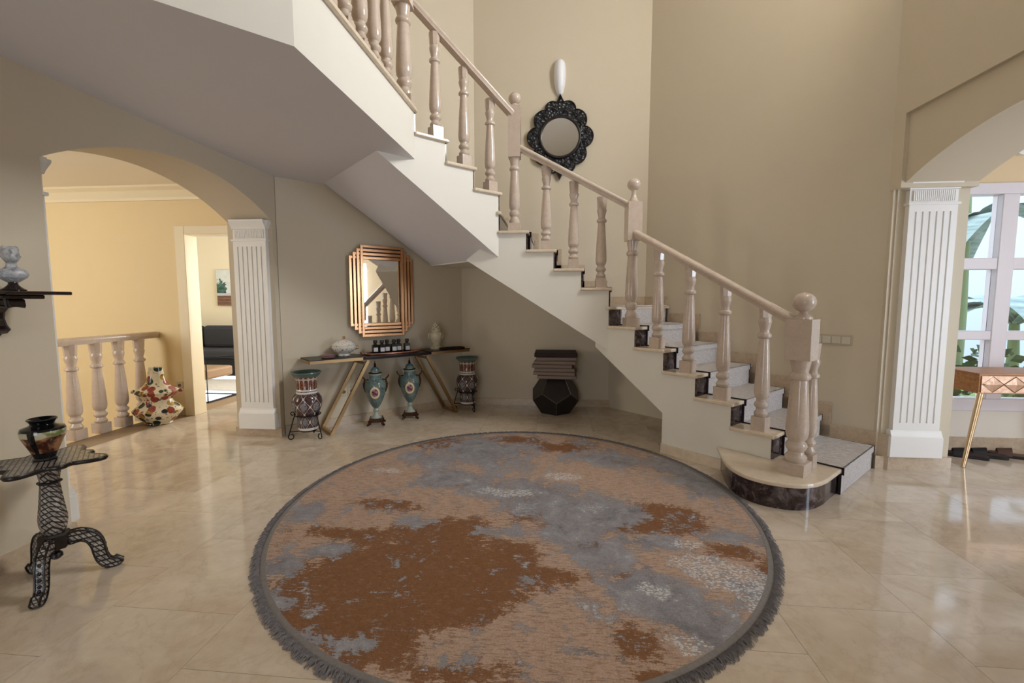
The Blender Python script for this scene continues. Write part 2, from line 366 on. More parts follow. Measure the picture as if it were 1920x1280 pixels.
o = MB().box(XR-.012, XR+.55, 3.845, 3.87, 0, .11).obj('baseboard_jamb_right', BB); struct(o, 'marble skirting below the right fluted pilaster')

# ------------------------------------------------------------------ fluted pilasters
def pilaster(name, label, x0, x1, y, sgn, zp, ztop):
    """on a jamb at plane y, projecting sgn*; plinth zp[0]..zp[1], capital top ztop"""
    root = thing(name, label, 'pilaster', ((x0+x1)/2, y, 0), 0 if sgn < 0 else math.pi, kind='structure')
    w = (x1-x0)/2; s = w-.022; d = .045
    MB().box(-w, w, -.065, 0, zp[0], zp[1]-.02).prism([(0,0),(-.065,0),(-.048,.035),(-.045,.05),(0,.05)], -w+.004, w-.004, lambda a, b, c: (c, a, zp[1]-.02+b)).obj('plinth', WHITE, root, bevel=.003)
    zs, ze = zp[1]+.02, ztop-.20
    MB().box(-s, s, -d, 0, zs, zs+.07).box(-s, s, -d, 0, ze-.05, ze).box(-s, s, -d+.012, 0, zs+.07, ze-.05).obj('shaft', WHITE, root)
    nf = 6; pitch = (2*s-.05)/nf
    xs = [-s+.025+pitch*(i+.5) for i in range(nf)]; edges = [-s] + xs + [s]
    for i in range(nf+1):
        a = edges[i]+(.006 if i else 0); b = edges[i+1]-(.006 if i < nf else 0)
        MB().box(a, b, -d, -d+.013, zs+.07, ze-.05).obj('fillet', WHITE, root)
    cap = MB().box(-s-.012, s+.012, -d-.012, 0, ze, ze+.018).box(-s, s, -d+.004, 0, ze+.018, ze+.115)
    k = 22
    for i in range(k): x = -s+.02+(2*s-.04)*(i+.5)/k; cap.box(x-.0045, x+.0045, -d-.006, -d+.006, ze+.03, ze+.105)
    cap.prism([(0,0),(-d-.004,0),(-d-.012,.02),(-d-.035,.055),(-d-.045,.07),(-d-.045,.085),(0,.085)], -s-.006, s+.006, lambda a, b, c: (c, a, ze+.115+b))
    cap.prism([(-s-.006,0),(s+.006,0),(s+.03,.055),(s+.034,.085),(-s-.034,.085),(-s-.03,.055)], -d, 0, lambda a, b, c: (a, c, ze+.115+b))
    cap.obj('capital', WHITE, root)
    return root
pilaster('trim_1', 'white fluted pilaster in the arch to the yellow hall, next to the doorway', -3.13, -2.752, 4.24, -1, (.085, .26), 2.12)
pilaster('trim_2', 'bluish white fluted pilaster in the right arch beside the entrance window', 2.645, 3.03, 3.87, -1, (.115, .30), 2.275)
pilaster('trim_3', 'white pilaster hidden on the near side of the left arch', -3.13, -2.752, 2.245, 1, (.085, .26), 2.12)

# ------------------------------------------------------------------ staircase
stair = thing('staircase', 'cream marble staircase winding up in three flights with turned balusters', 'staircase', (.3, 4.2, 0))
stair.location = (0, 0, 0)
F1 = dict(o=P1, u=(-S2, S2), n=(S2, S2)); F2 = dict(o=P1, u=(-1, 0), n=(0, 1)); F3 = dict(o=P2, u=(-S2, -S2), n=(-S2, S2))
def fp(F, s, t, z=0): return (F['o'][0]+F['u'][0]*s+F['n'][0]*t, F['o'][1]+F['u'][1]*s+F['n'][1]*t, z)
G1, G2, G3 = .305, .27, .2993
W1, W2, W3 = 1.02, .925, .895
def body(F, prof, t0, t1, name='string'):
    o = MB().prism(prof, t0, t1, lambda s, z, t: fp(F, s, t, z)).obj(name, STRING, stair); return o
TH = .03
pr = [(-.62, 0), (-1.525, 0)]
for k in range(2, 7): pr += [(-(7-k)*G1, (k-1)*RZ), (-(7-k)*G1, k*RZ-TH)][0 if k > 2 else 1:] if False else [(-(7-k)*G1, (k-1)*RZ-TH if k > 2 else .0), (-(7-k)*G1, k*RZ-TH)]
pr += [(0, 6*RZ-TH), (.16, 6*RZ-TH), (.16, .89), (-.62, .358)]
body(F1, pr, 0, W1)
pr = []
for k in range(8, 12): pr += [((k-8)*G2, (k-1)*RZ-TH), ((k-8)*G2, k*RZ-TH)]
pr += [(4*G2, 11*RZ-TH), (1.40, 1.76), (1.40, 1.75), (0, .87)]
body(F2, pr, 0, 1.285)
pr = []
for k in range(13, 16): pr += [((k-13)*G3, (k-1)*RZ-TH), ((k-13)*G3, k*RZ-TH)]
pr += [(3*G3, 15*RZ-TH), (3*G3, 2.6), (1.24, 2.6), (1.24, 2.551), (0, 1.78)]
o = body(F3, pr, 0, 1.32)
o.data.materials.append(SOFFIT)
for p in o.data.polygons:
    if p.normal.z < -.3: p.material_index = 1
MB().prism([P2, (P2[0], 5.83), (-1.21, 5.83), (-1.535, 5.505)], 1.77, 12*RZ-TH).obj('winder_block', STRING, stair)
MB().prism([P1, (1.235, 5.265), (.67, 5.83), (P1[0], 5.83)], .93, 7*RZ-TH).obj('winder_block', STRING, stair)
# treads and risers
def tread(F, k, s0, s1, w, carpet=True):
    z = k*RZ
    MB().prism([fp(F, s0-.03, -.03)[:2], fp(F, s1, -.03)[:2], fp(F, s1, w)[:2], fp(F, s0-.03, w)[:2]], z-TH, z).obj('tread', TREADM, stair, bevel=.009)
    MB().prism([fp(F, s0-.014, .004)[:2], fp(F, s0, .004)[:2], fp(F, s0, w)[:2], fp(F, s0-.014, w)[:2]], z-RZ, z-TH).obj('riser', EMPER, stair)
for k in range(2, 7): tread(F1, k, -(7-k)*G1, -(6-k)*G1, W1)
for k in range(8, 12): tread(F2, k, (k-8)*G2, (k-7)*G2, W2)
for k in range(13, 16): tread(F3, k, (k-13)*G3, (k-12)*G3, W3)
def winder(P, k, Fa, Fb, wa, wb, cor):
    z = k*RZ
    a = [fp(dict(Fa, o=P), -.03, -.03)[:2], fp(dict(Fa, o=P), -.03, wa)[:2], cor, fp(dict(Fb, o=P), .03, wb)[:2], fp(dict(Fb, o=P), .03, -.03)[:2]]
    MB().prism(a, z-TH, z).obj('tread', TREADM, stair, bevel=.008)
    f = dict(Fa, o=P); MB().prism([fp(f, -.014, .004)[:2], fp(f, 0, .004)[:2], fp(f, 0, wa)[:2], fp(f, -.014, wa)[:2]], z-RZ, z-TH).obj('riser', EMPER, stair)
winder(P1, 7, F1, F2, W1, W2, (1.03, 5.465)); winder(P2, 12, F2, F3, W2, W3, (-.965, 5.465))
f = dict(F3, o=P3); MB().prism([fp(f, -.014, .004)[:2], fp(f, 0, .004)[:2], fp(f, 0, W3)[:2], fp(f, -.014, W3)[:2]], 15*RZ, 16*RZ-TH).obj('riser', EMPER, stair)
# bullnose first step
b1 = [(1.30,3.745),(1.285,3.66),(1.262,3.56),(1.235,3.40),(1.235,3.25),(1.285,3.115),(1.385,3.025),(1.52,2.982),(1.65,3.002),(1.775,3.085),(1.893,3.199),(2.56,3.866),(2.56,3.93),(2.33,4.165),(1.59,3.46)]
def smooth_poly(p, i0, i1, n=3):
    q = p[:i0+1]
    for i in range(i0, i1):
        a, b, c, d = [Vector(p[j]) for j in (max(i-1, 0), i, i+1, min(i+2, len(p)-1))]
        for t in range(1, n+1):
            t = t/n; q.append(tuple(.5*((2*b)+(c-a)*t+(2*a-5*b+4*c-d)*t*t+(3*b-a-3*c+d)*t**3)))
    return q + p[i1+1:]
b1s = smooth_poly(b1, 0, 10)
MB().prism(b1s, RZ-TH, RZ).obj('tread', TREADM, stair, bevel=.009)
ctr = Vector((1.7, 3.55)); ins = [tuple(Vector(p)+(ctr-Vector(p)).normalized()*.03) for p in b1s]
MB().prism(ins, 0, RZ-TH).obj('riser', EMPER, stair, smooth=40)
# baseboard at the foot of the lowest string
MB().prism([fp(F1, -.62, -.016)[:2], fp(F1, -1.17, -.016)[:2], fp(F1, -1.17, .0)[:2], fp(F1, -.62, 0)[:2]], 0, .085).obj('baseboard', TREADM, stair)
# stepped skirting on the wall side
def skirt(F, k, s0, s1, w):
    z = k*RZ
    MB().prism([fp(F, s0-.09, w-.014)[:2], fp(F, s1+.0, w-.014)[:2], fp(F, s1, w)[:2], fp(F, s0-.09, w)[:2]], z-RZ, z+.105).obj('skirting', SKIRTM, stair, bevel=.003)
skirt(F1, 1, -1.93, -1.525, W1+.003)
for k in range(2, 7): skirt(F1, k, -(7-k)*G1, -(6-k)*G1, W1+.003)
MB().prism([fp(F1, 0, W1-.012)[:2], fp(F1, .35, W1-.012)[:2], fp(F1, .35, W1+.004)[:2], fp(F1, 0, W1+.004)[:2]], 7*RZ-.1, 7*RZ+.105).obj('skirting', SKIRTM, stair)
for k in range(8, 12): skirt(F2, k, (k-8)*G2, (k-7)*G2, W2+.003)
for k in range(13, 16): skirt(F3, k, (k-13)*G3, (k-12)*G3, W3+.003)
MB().box(1.03, P1[0], 5.455, 5.468, 7*RZ-.1, 7*RZ+.105).obj('skirting', SKIRTM, stair)
MB().box(P2[0], -.97, 5.455, 5.468, 12*RZ-.1, 12*RZ+.105).obj('skirting', SKIRTM, stair)

# stair carpet: one runner laid over all steps
run = thing('stair_runner', 'grey woven carpet runner laid up the marble staircase', 'carpet', (1.9, 3.7, 0)); run.location = (0,0,0)
def runner(F, k, s0, s1, t0, t1):
    z = k*RZ; h = .009
    q = lambda a, b: [fp(F, a, t0)[:2], fp(F, b, t0)[:2], fp(F, b, t1)[:2], fp(F, a, t1)[:2]]
    MB().prism(q(s0-.042, s1-.014), z, z+h).prism(q(s0-.042, s0-.031), z-TH-.012, z+h).prism(q(s0-.031, s0-.015), z-RZ+.001, z-TH-.002).obj('carpet_step', CARPET, run, bevel=.003)
    e = lambda a, b, t: [fp(F, a, t-.004)[:2], fp(F, b, t-.004)[:2], fp(F, b, t+.004)[:2], fp(F, a, t+.004)[:2]]
    for t in (t0, t1): MB().prism(e(s0-.045, s1-.014, t), z+.0005, z+h+.001).prism(e(s0-.0455, s0-.0305, t), z-TH-.012, z+h).prism(e(s0-.0315, s0-.0145, t), z-RZ+.001, z-TH-.003).obj('binding', DARKEDGE, run)
T0 = .165
runner(F1, 1, -1.895, -1.525, T0, .945)
for k in range(2, 7): runner(F1, k, -(7-k)*G1, -(6-k)*G1, T0, .945)
MB().prism([fp(F1, -.042, T0)[:2], fp(F1, -.042, .945)[:2], (.99, 5.38), (P1[0]+.0, 5.38), (P1[0]+.0, P1[1]+T0)], 7*RZ, 7*RZ+.009).obj('carpet_step', CARPET, run)
MB().prism([fp(F1, -.031, T0)[:2], fp(F1, -.031, .945)[:2], fp(F1, -.015, .945)[:2], fp(F1, -.015, T0)[:2]], 6*RZ, 7*RZ-.03).obj('carpet_step', CARPET, run)
for k in range(8, 12): runner(F2, k, (k-8)*G2, (k-7)*G2, T0, .83)
for k in range(13, 16): runner(F3, k, (k-13)*G3, (k-12)*G3, T0, .80)

# balusters, newels and rails
def baluster_mesh():
    m = MB(); m.cbox((0,0,.055), (.1,.1,.11))
    m.lathe([(.038,.11),(.046,.118),(.049,.135),(.036,.158),(.033,.172),(.048,.19),(.051,.205),(.046,.218),(.035,.232),(.035,.247),(.046,.262),(.0525,.29),(.0535,.33),(.050,.42),(.044,.55),(.037,.66),(.0335,.71),(.034,.72),(.046,.73),(.049,.742),(.046,.754),(.034,.766),(.032,.785),(.037,.81),(.044,.84),(.0455,.862),(.040,.876),(.040,.885)], 20)
    m.lathe([(.043,.885),(.05,1.0)], 8)
    return m.mesh('baluster', 35)
BAL = baluster_mesh(); BAL.materials.append(BALM)
def baluster(parent, x, y, z0, z1, rz=0, s=1): return link(BAL, 'baluster', parent, (x, y, z0), rz, (s, s, z1-z0))
def newel(parent, x, y, z, zb0, zb1, top, rz, w=.152):
    m = MB(); h = zb0; m.cbox((0,0,.041), (w,w,.082))
    k = w/.152
    m.lathe([(r*k, .082+(h-.082)*t) for r, t in [(.062,0),(.067,.02),(.066,.05),(.05,.075),(.047,.10),(.062,.13),(.066,.155),(.062,.18),(.05,.2),(.05,.21),(.064,.24),(.069,.29),(.069,.33),(.065,.45),(.058,.62),(.051,.76),(.049,.8),(.062,.815),(.066,.835),(.062,.855),(.049,.875),(.05,.90),(.058,.95),(.062,1.0)]], 24)
    n_ = m.cbox((0,0,(zb0+zb1)/2), (w,w,zb1-zb0)).obj('newel_post', BALM, parent, smooth=35, loc=(x,y,z), rz=rz)
    hb = top-zb1; r = .071 if w > .14 else .061
    nk = max(.03, hb-2*r*.92+.012)
    MB().lathe([(.055*k,zb1),(.055*k,zb1+.012),(.045*k,zb1+.022),(.028*k,zb1+.4*nk+.01),(.022*k,zb1+.75*nk),(.03*k,zb1+nk)], 20).sphere((0,0,top-r*.92), r, sz=.92).obj('ball_finial', BALM, n_, smooth=40)
    return n_
RAILP = [(-.035,-.032),(.035,-.032),(.038,-.012),(.046,0),(.046,.018),(.034,.034),(0,.04),(-.034,.034),(-.046,.018),(-.046,0),(-.038,-.012)]
N1, N2, N3 = Vector((1.632, 3.203, RZ)), Vector((.71, 4.44, 6*RZ)), Vector((-.42, 4.63, 11*RZ))
newel(stair, N1.x, N1.y, N1.z, .775, 1.045, 1.222, R(45))
newel(stair, N2.x, N2.y, N2.z, .80, 1.15, 1.37, R(8), .13)
newel(stair, N3.x, N3.y, N3.z, .715, 1.20, 1.335, R(0), .12)
r1a, r1b = N1 + Vector((0,0,1.0)), N2 + Vector((0,0,.885))
r2a, r2b = N2 + Vector((0,0,1.10)), N3 + Vector((0,0,.835))
N4 = Vector((-1.215, 3.80, LT))
r3a, r3b = N3 + Vector((0,0,1.10)), Vector((-1.275, 3.90, 3.87))
for a, b in ((r1a, r1b), (r2a, r2b), (r3a, r3b)): MB().bar(a, b, RAILP).obj('handrail', BALM, stair, smooth=50)
def zr(a, b, p):
    d = (b-a).to_2d(); t = (Vector(p)-a.to_2d()).dot(d)/d.length_squared; return a.z+(b.z-a.z)*t-.03
for k in range(2, 6):
    p = fp(F1, -(7-k)*G1+.11, .07); baluster(stair, p[0], p[1], k*RZ, zr(r1a, r1b, p[:2]), R(45))
for k in range(8, 11):
    p = fp(F2, (k-8)*G2+.075, .07); baluster(stair, p[0], p[1], k*RZ, zr(r2a, r2b, p[:2]))
for k in range(13, 16):
    p = fp(F3, (k-13)*G3+.07, .04); baluster(stair, p[0], p[1], k*RZ, zr(r3a, r3b, p[:2]), R(45))
baluster(stair, 1.775, 3.325, RZ, 1.06, R(45), .9)
# landing balustrade
gal = thing('landing_balustrade', 'pink beige marble balustrade along the edge of the upper landing', 'balustrade', (-1.3, 3.0, LT)); gal.location = (0,0,0)
newel(gal, -1.275, 3.88, LT, .80, 1.05, 1.2, 0, .15)
y = 3.56
while y > 1.7:
    baluster(gal, -1.31 if y > 2.2 else -1.31+(y-2.2), y, LT, LT+.92); y -= .235
MB().bar((-1.30, 3.80, LT+.95), (-1.30, 2.2, LT+.95), RAILP).bar((-1.30, 2.2, LT+.95), (-2.7, .8, LT+.95), RAILP).obj('handrail', BALM, gal, smooth=50)

# hall balustrade
hb = thing('hall_balustrade', 'beige marble balustrade guarding the stairwell in the yellow hall', 'balustrade', (-4.66, 4.2, 0)); hb.location = (0,0,0)
for y in (3.70, 3.95, 4.195, 4.437, 4.68): baluster(hb, -4.66, y, 0, .93, 0, 1.12)
MB().bar((-4.66, 2.4, .955), (-4.66, YH-.02, .955), RAILP).obj('handrail', BALM, hb, smooth=50)

# ------------------------------------------------------------------ round rug
RC = (-.253, 2.968); RR = 1.535
BG = [(-0.409,0.944,0.569,0.423),(0.651,0.804,0.267,0.179),(0.143,0.102,0.407,0.314),(1.362,0.726,0.386,0.265),(1.353,0.308,0.228,0.172),(0.729,-0.099,0.187,0.12),(0.318,-0.395,0.14,0.123),(0.483,-0.605,0.142,0.115),(0.646,-0.802,0.143,0.11),(0.782,-0.968,0.144,0.112),(0.915,-1.123,0.132,0.102),(1.003,-1.27,0.101,0.095),(1.196,-0.852,0.112,0.123),(-0.578,0.267,0.238,0.157),(-1.337,-0.268,0.138,0.157),(-0.989,-0.694,0.204,0.072),(-1.152,-0.871,0.109,0.071),(-0.592,-0.34,0.124,0.08),(-0.489,-0.911,0.036,0.046),(-0.969,-1.118,0.109,0.032),(-0.618,-1.316,0.15,0.042),(-0.587,-1.461,0.079,0.071),(-0.49,-1.303,0.047,0.028),(-0.1,-0.435,0.14,0.079),(1.254,-0.365,0.122,0.073),(1.469,-0.402,0.089,0.118),(0.169,-1.163,0.089,0.051),(0.383,-1.276,0.125,0.033),(-1.054,-1.215,0.032,0.192),(0.818,-0.465,0.149,0.081),(0.547,-0.244,0.228,0.096)]
BR = [(-0.672,-1.108,0.335,0.21),(-0.521,-0.752,0.418,0.216),(-0.332,-0.458,0.28,0.169),(-0.095,-0.936,0.228,0.181),(-0.819,-1.242,0.135,0.123),(-0.845,1.129,0.24,0.202),(0.299,1.085,0.217,0.134),(0.087,-0.183,0.095,0.087),(0.287,-0.335,0.111,0.065),(0.461,-0.527,0.094,0.056),(0.623,-0.782,0.079,0.049),(0.928,-0.102,0.253,0.127),(0.73,-0.292,0.191,0.079),(0.07,-0.619,0.129,0.073),(0.231,-0.798,0.159,0.054),(0.577,-1.215,0.089,0.094),(-0.056,-1.41,0.217,0.061),(1.23,-0.507,0.129,0.071),(1.342,-0.713,0.053,0.083),(-0.949,-0.129,0.32,0.078),(-0.982,-0.52,0.218,0.053),(1.45,0.88,0.134,0.104),(-0.156,1.276,0.255,0.115),(-0.434,-1.009,0.372,0.228),(-0.463,-1.315,0.128,0.084),(0.626,-1.374,0.087,0.034),(1.047,-0.262,0.127,0.066)]
BT = [(-1.147,-0.022,0.259,0.285),(-0.631,0.027,0.222,0.136),(0.469,0.699,0.261,0.158),(0.333,0.385,0.321,0.144),(0.695,0.441,0.242,0.147),(1.113,0.24,0.225,0.147),(1.432,-0.053,0.203,0.151),(0.304,-1.084,0.231,0.116),(0.064,-1.235,0.238,0.089),(-0.167,-1.37,0.163,0.052),(0.182,-1.417,0.233,0.038),(0.937,-0.661,0.164,0.059)]
BW = [(-1.042,0.414,0.151,0.065),(0.334,0.427,0.142,0.074),(-0.024,0.103,0.205,0.07),(1.053,-0.625,0.166,0.06),(1.022,-0.456,0.077,0.046),(1.172,-0.794,0.153,0.078),(1.203,-0.945,0.076,0.098),(0.753,-0.887,0.055,0.049),(0.689,-0.84,0.031,0.042),(1.128,-0.712,0.159,0.065),(1.167,-1.099,0.04,0.084),(0.81,-1.193,0.107,0.06)]
def rug_material():
    m = NT('abstract_rug_pile', .95, 0, .08); at = m.n('ShaderNodeAttribute', attribute_name='weave')
    c = m.n('ShaderNodeSeparateColor', i_0=at.outputs['Color']).outputs
    v = m.co(); n1 = m.noise(v, 6, 8, .78, .4); n2 = m.noise(v, 38, 5, .8); n3 = m.vor(m.co((1, 1.6, 1)), 60, 'F1')
    stm = m.n('ShaderNodeMapping', i_0=m.n('ShaderNodeTexCoord').outputs['Object'], i_2=(0,0,R(-18)), i_3=(5, 30, 1)).outputs[0]; st = m.noise(stm, 3, 6, .75)
    big = m.noise(v, 2.6, 4, .6)
    S = lambda x, k: m.M('MULTIPLY', m.M('SUBTRACT', x, .5), k)
    jit = m.M('ADD', m.M('ADD', S(n1, 3.4), S(big, 2.0)), m.M('ADD', S(n2, 1.5), S(st, 2.2)))
    def mask(ch, thr, soft, amp=1.0): return m.ramp(m.M('SUBTRACT', m.M('ADD', ch, m.M('MULTIPLY', jit, amp)), thr-soft), (0, 0), (2*soft, 1))
    tan = m.mix(n2, srgb(172,144,125), srgb(208,181,162)); rust = m.mix(n2, srgb(116,79,53), srgb(156,113,80)); grey = m.mix(m.ramp(n1, (.35,0),(.65,1)), srgb(124,121,125), srgb(170,166,169))
    tan = m.mix(m.ramp(st, (.50, 0), (.60, .6)), tan, srgb(140,104,80))
    rust = m.mix(m.ramp(m.M('ADD', st, S(n2, .5)), (.56, 0), (.64, .6)), rust, srgb(160,126,104))
    col = m.mix(mask(c[0], .40, .09, .9), tan, rust)
    g2 = m.M('ADD', c[1], m.ramp(m.noise(v, 4.3, 5, .7), (.53, 0), (.62, .42)))
    gm_ = mask(g2, .42, .05, .9); col = m.mix(gm_, col, grey)
    ed = m.M('SUBTRACT', mask(g2, .34, .05, .9), gm_); col = m.mix(m.M('MULTIPLY', ed, .35), col, srgb(86,62,48))
    wm = m.M('MULTIPLY', mask(c[2], .52, .06, .75), m.ramp(m.M('ADD', n3, S(st, 1.2)), (.42, 1), (.5, .15)))
    col = m.mix(wm, col, srgb(214,210,208))
    col = m.mix(m.ramp(m.noise(v, 160, 2), (.35, .25), (.6, 0)), col, srgb(70,56,48))
    m.set('Base Color', col); m.bump(m.M('ADD', m.noise(v, 220, 2), m.M('MULTIPLY', n1, .6)), .7, .006); return m.m
rug = thing('round_rug', 'large round rug in rust, tan and grey with dark fringed edge on the marble floor', 'rug', (RC[0], RC[1], 0))
rug.scale = (.975, 1.035, 1)
nr, na = 64, 200
rs = np.linspace(0.004, RR-.03, nr); an = np.linspace(0, 2*np.pi, na, endpoint=False)
Xg = (rs[:,None]*np.cos(an)[None,:]).ravel(); Yg = (rs[:,None]*np.sin(an)[None,:]).ravel()
vv = [(float(a), float(b), .014) for a, b in zip(Xg, Yg)]
ff = [(i*na+k, i*na+(k+1) % na, (i+1)*na+(k+1) % na, (i+1)*na+k) for i in range(nr-1) for k in range(na)] + [tuple(range(na))[::-1]]
base = [(RR*math.cos(a), RR*math.sin(a), .002) for a in an]
m_ = MB(); m_.v = vv; m_.f = ff
pile = m_.obj('pile', rug_material(), rug, smooth=60)
def field(bl): return sum(np.exp(-(((Xg-a)/(rx*1.05))**2+((Yg-b)/(ry*1.05))**2)) for a, b, rx, ry in bl)
fR, fG, fT, fW = field(BR), field(BG), field(BT), field(BW)
col = np.stack([np.clip(fR*1.0-fT*.55+.12, 0, 1.2), np.clip(fG-fT*.45-fR*.25, 0, 1.2), np.clip(fW*1.1, 0, 1.3), np.ones_like(fR)], 1).astype(np.float32)
att = pile.data.attributes.new('weave', 'FLOAT_COLOR', 'POINT'); att.data.foreach_set('color', col.ravel())
BORD = plain('rug_border_yarn', srgb(128,122,118), .95, var=.25, scale=60, bump=.6)
MB().lathe([(RR-.032,.0),(RR-.032,.0155),(RR-.012,.0165),(RR-.002,.012),(RR-.002,.0)], 160).obj('border', BORD, rug, smooth=40)
FR = plain('fringe_yarn', srgb(122,116,116), .95, var=.3, scale=40)
m_ = MB()
for k in range(2200):
    a = 2*math.pi*(k+random.random()*.8)/2200; r0 = RR-.004; ln = random.uniform(.026, .05); da = random.uniform(-.02, .02); wd = .0032
    p0 = Vector((r0*math.cos(a), r0*math.sin(a), .014)); p2 = Vector(((r0+ln)*math.cos(a+da), (r0+ln)*math.sin(a+da), .003)); p1 = (p0+p2)/2 + Vector((0,0,.008))
    t = Vector((-math.sin(a), math.cos(a), 0))*wd; u = Vector((0,0,.005))
    m_.add([p0-t, p0+t, p0+u, p1-t, p1+t, p1+u, p2-t*.6, p2+t*.6, p2+u*.5], [(0,1,4,3),(1,2,5,4),(2,0,3,5),(3,4,7,6),(4,5,8,7),(5,3,6,8),(6,7,8)])
f = m_.obj('fringe', FR, rug); f['kind'] = 'stuff'

# ------------------------------------------------------------------ gold frame mirror on the slanting wall
gm = thing('gold_mirror', 'stepped copper gold framed mirror on the slanting wall above the console', 'mirror', AW(1.056, .012, 1.455), R(45))
mx = MB().box(-.245, .245, -.012, .0, -.385, .385).obj('mirror_glass', MIRROR, gm)
for i in range(4):
    hw, hh, t, y0 = .252+.041*i, .505-.041*i, .032, -.022-.004*(3-i)
    m_ = MB()
    for sx in (-1, 1): m_.box(sx*hw-(t if sx > 0 else 0), sx*hw+(0 if sx > 0 else t), y0-.018, y0, -hh, hh)
    for sz in (-1, 1): m_.box(-hw, hw, y0-.016, y0, sz*hh-(t if sz > 0 else 0), sz*hh+(0 if sz > 0 else t))
    m_.obj('frame_bar', COPPER, gm, bevel=.004)
MB().box(-.36, .36, -.01, 0, -.37, .37).box(-.24, .24, -.01, 0, -.49, .49).obj('backing', plain('mirror_backing', srgb(60,36,22), .5), gm)

# ------------------------------------------------------------------ console with gold Z legs
TZ = .775
con = thing('console_table', 'narrow console table with dark glass top on slanted gold legs', 'table', AW(1.09, .0, 0), R(45))
for sgn in (-1, 1):
    X = lambda a: sgn*a
    m_ = MB()
    for y in (-.345, -.055):
        # slanted leg, top bar with rounded elbow, as flat bar
        path = [(.74, .012), (.36, .70), (.345, .728), (.352, .744), (.375, .752), (.93, .752)]
        for (a, b), (c, d) in zip(path, path[1:]):
            dx, dz = c-a, d-b; L = math.hypot(dx, dz); nx, nz = -dz/L*.016, dx/L*.016
            m_.prism([(X(a+nx), b+nz), (X(c+nx), d+nz), (X(c-nx), d-nz), (X(a-nx), b-nz)], y-.013, y+.013, lambda p, q, r: (p, r, q))
    m_.box(min(X(.725), X(.757)), max(X(.725), X(.757)), -.345, -.055, 0, .03)
    m_.box(min(X(.905), X(.935)), max(X(.905), X(.935)), -.345, -.055, .737, .767)
    m_.box(min(X(.36), X(.385)), max(X(.36), X(.385)), -.345, -.055, .685, .705)
    m_.obj('leg', GOLD, con)
    MB().box(min(X(.37), X(.93)), max(X(.37), X(.93)), -.375, -.025, .7685, TZ).obj('glass_top', TABLETOP, con, bevel=.003)
MB().box(-.40, .40, -.365, -.035, .738, .7675).obj('centre_board', TABLETOP, con, bevel=.003)

# ------------------------------------------------------------------ patterned floor vases on iron stands
def moorish():
    m = NT('moorish_glaze', .12); v = m.co(); o = m.xyz(v)
    u = m.M('MULTIPLY', m.M('ARCTAN2', o[1], o[0]), 1/(2*math.pi)); z = o[2]
    a = m.M('MULTIPLY', u, 7.0); b = m.M('MULTIPLY', z, 1/.155)
    ca = m.M('COSINE', m.M('MULTIPLY', a, 2*math.pi)); cb = m.M('COSINE', m.M('MULTIPLY', m.M('SUBTRACT', b, .12), 2*math.pi))
    g = m.M('ADD', ca, cb); line = m.ramp(m.M('ABSOLUTE', g), (.06, 1), (.11, 0))
    uv = m.n('ShaderNodeCombineXYZ', i_0=m.M('MULTIPLY', u, 1.0), i_1=z).outputs[0]
    d1 = m.vor(uv, 34, 'F1'); d2 = m.vor(uv, 34, 'DISTANCE_TO_EDGE'); big = m.noise(uv, 7, 2)
    d1 = m.vor(uv, 46, 'F1'); dark = m.mix(m.ramp(d2, (.02, .7), (.05, 0)), m.ramp(big, (.4, srgb(58,42,50)), (.6, srgb(78,52,48))), srgb(118,100,96))
    blue = m.mix(m.ramp(d1, (.25, 1), (.4, 0)), srgb(128,124,124), srgb(58,66,84))
    c = m.mix(m.ramp(g, (.75, 0), (.8, 1)), dark, blue)
    c = m.mix(m.ramp(m.M('MULTIPLY', g, -1.0), (1.2, 0), (1.3, .6)), c, srgb(104,58,40))
    c = m.mix(line, c, srgb(206,196,184))
    # neck arabesque and white bands
    nk = m.M('GREATER_THAN', z, .475)
    na_ = m.M('MULTIPLY', m.M('SINE', m.M('MULTIPLY', a, 2*math.pi)), m.M('SINE', m.M('MULTIPLY', m.M('SUBTRACT', z, .47), 26.0)))
    neck = m.mix(m.ramp(m.M('ABSOLUTE', na_), (.12, 1), (.2, 0)), m.mix(m.ramp(d1, (.3, 0), (.45, 1)), srgb(50,32,34), srgb(118,72,54)), srgb(186,174,164))
    c = m.mix(nk, c, neck)
    def band(z0, z1): return m.M('MULTIPLY', m.M('GREATER_THAN', z, z0), m.M('LESS_THAN', z, z1))
    for z0, z1 in ((.475,.49), (.448,.466), (.085,.112)): c = m.mix(band(z0, z1), c, srgb(214,206,198))
    c = m.mix(m.M('GREATER_THAN', z, .612), c, srgb(86,104,98))
    m.set('Base Color', c); return m.m
MOOR = moorish()
VPROF = [(.085,.085),(.092,.09),(.094,.12),(.096,.2),(.11,.255),(.132,.31),(.14,.355),(.135,.40),(.115,.435),(.098,.448),(.100,.458),(.094,.468),(.098,.482),(.094,.49),(.096,.56),(.104,.605),(.13,.635),(.142,.652),(.138,.66),(.115,.648),(.085,.60),(.083,.5),(.083,.3),(.002,.25)]
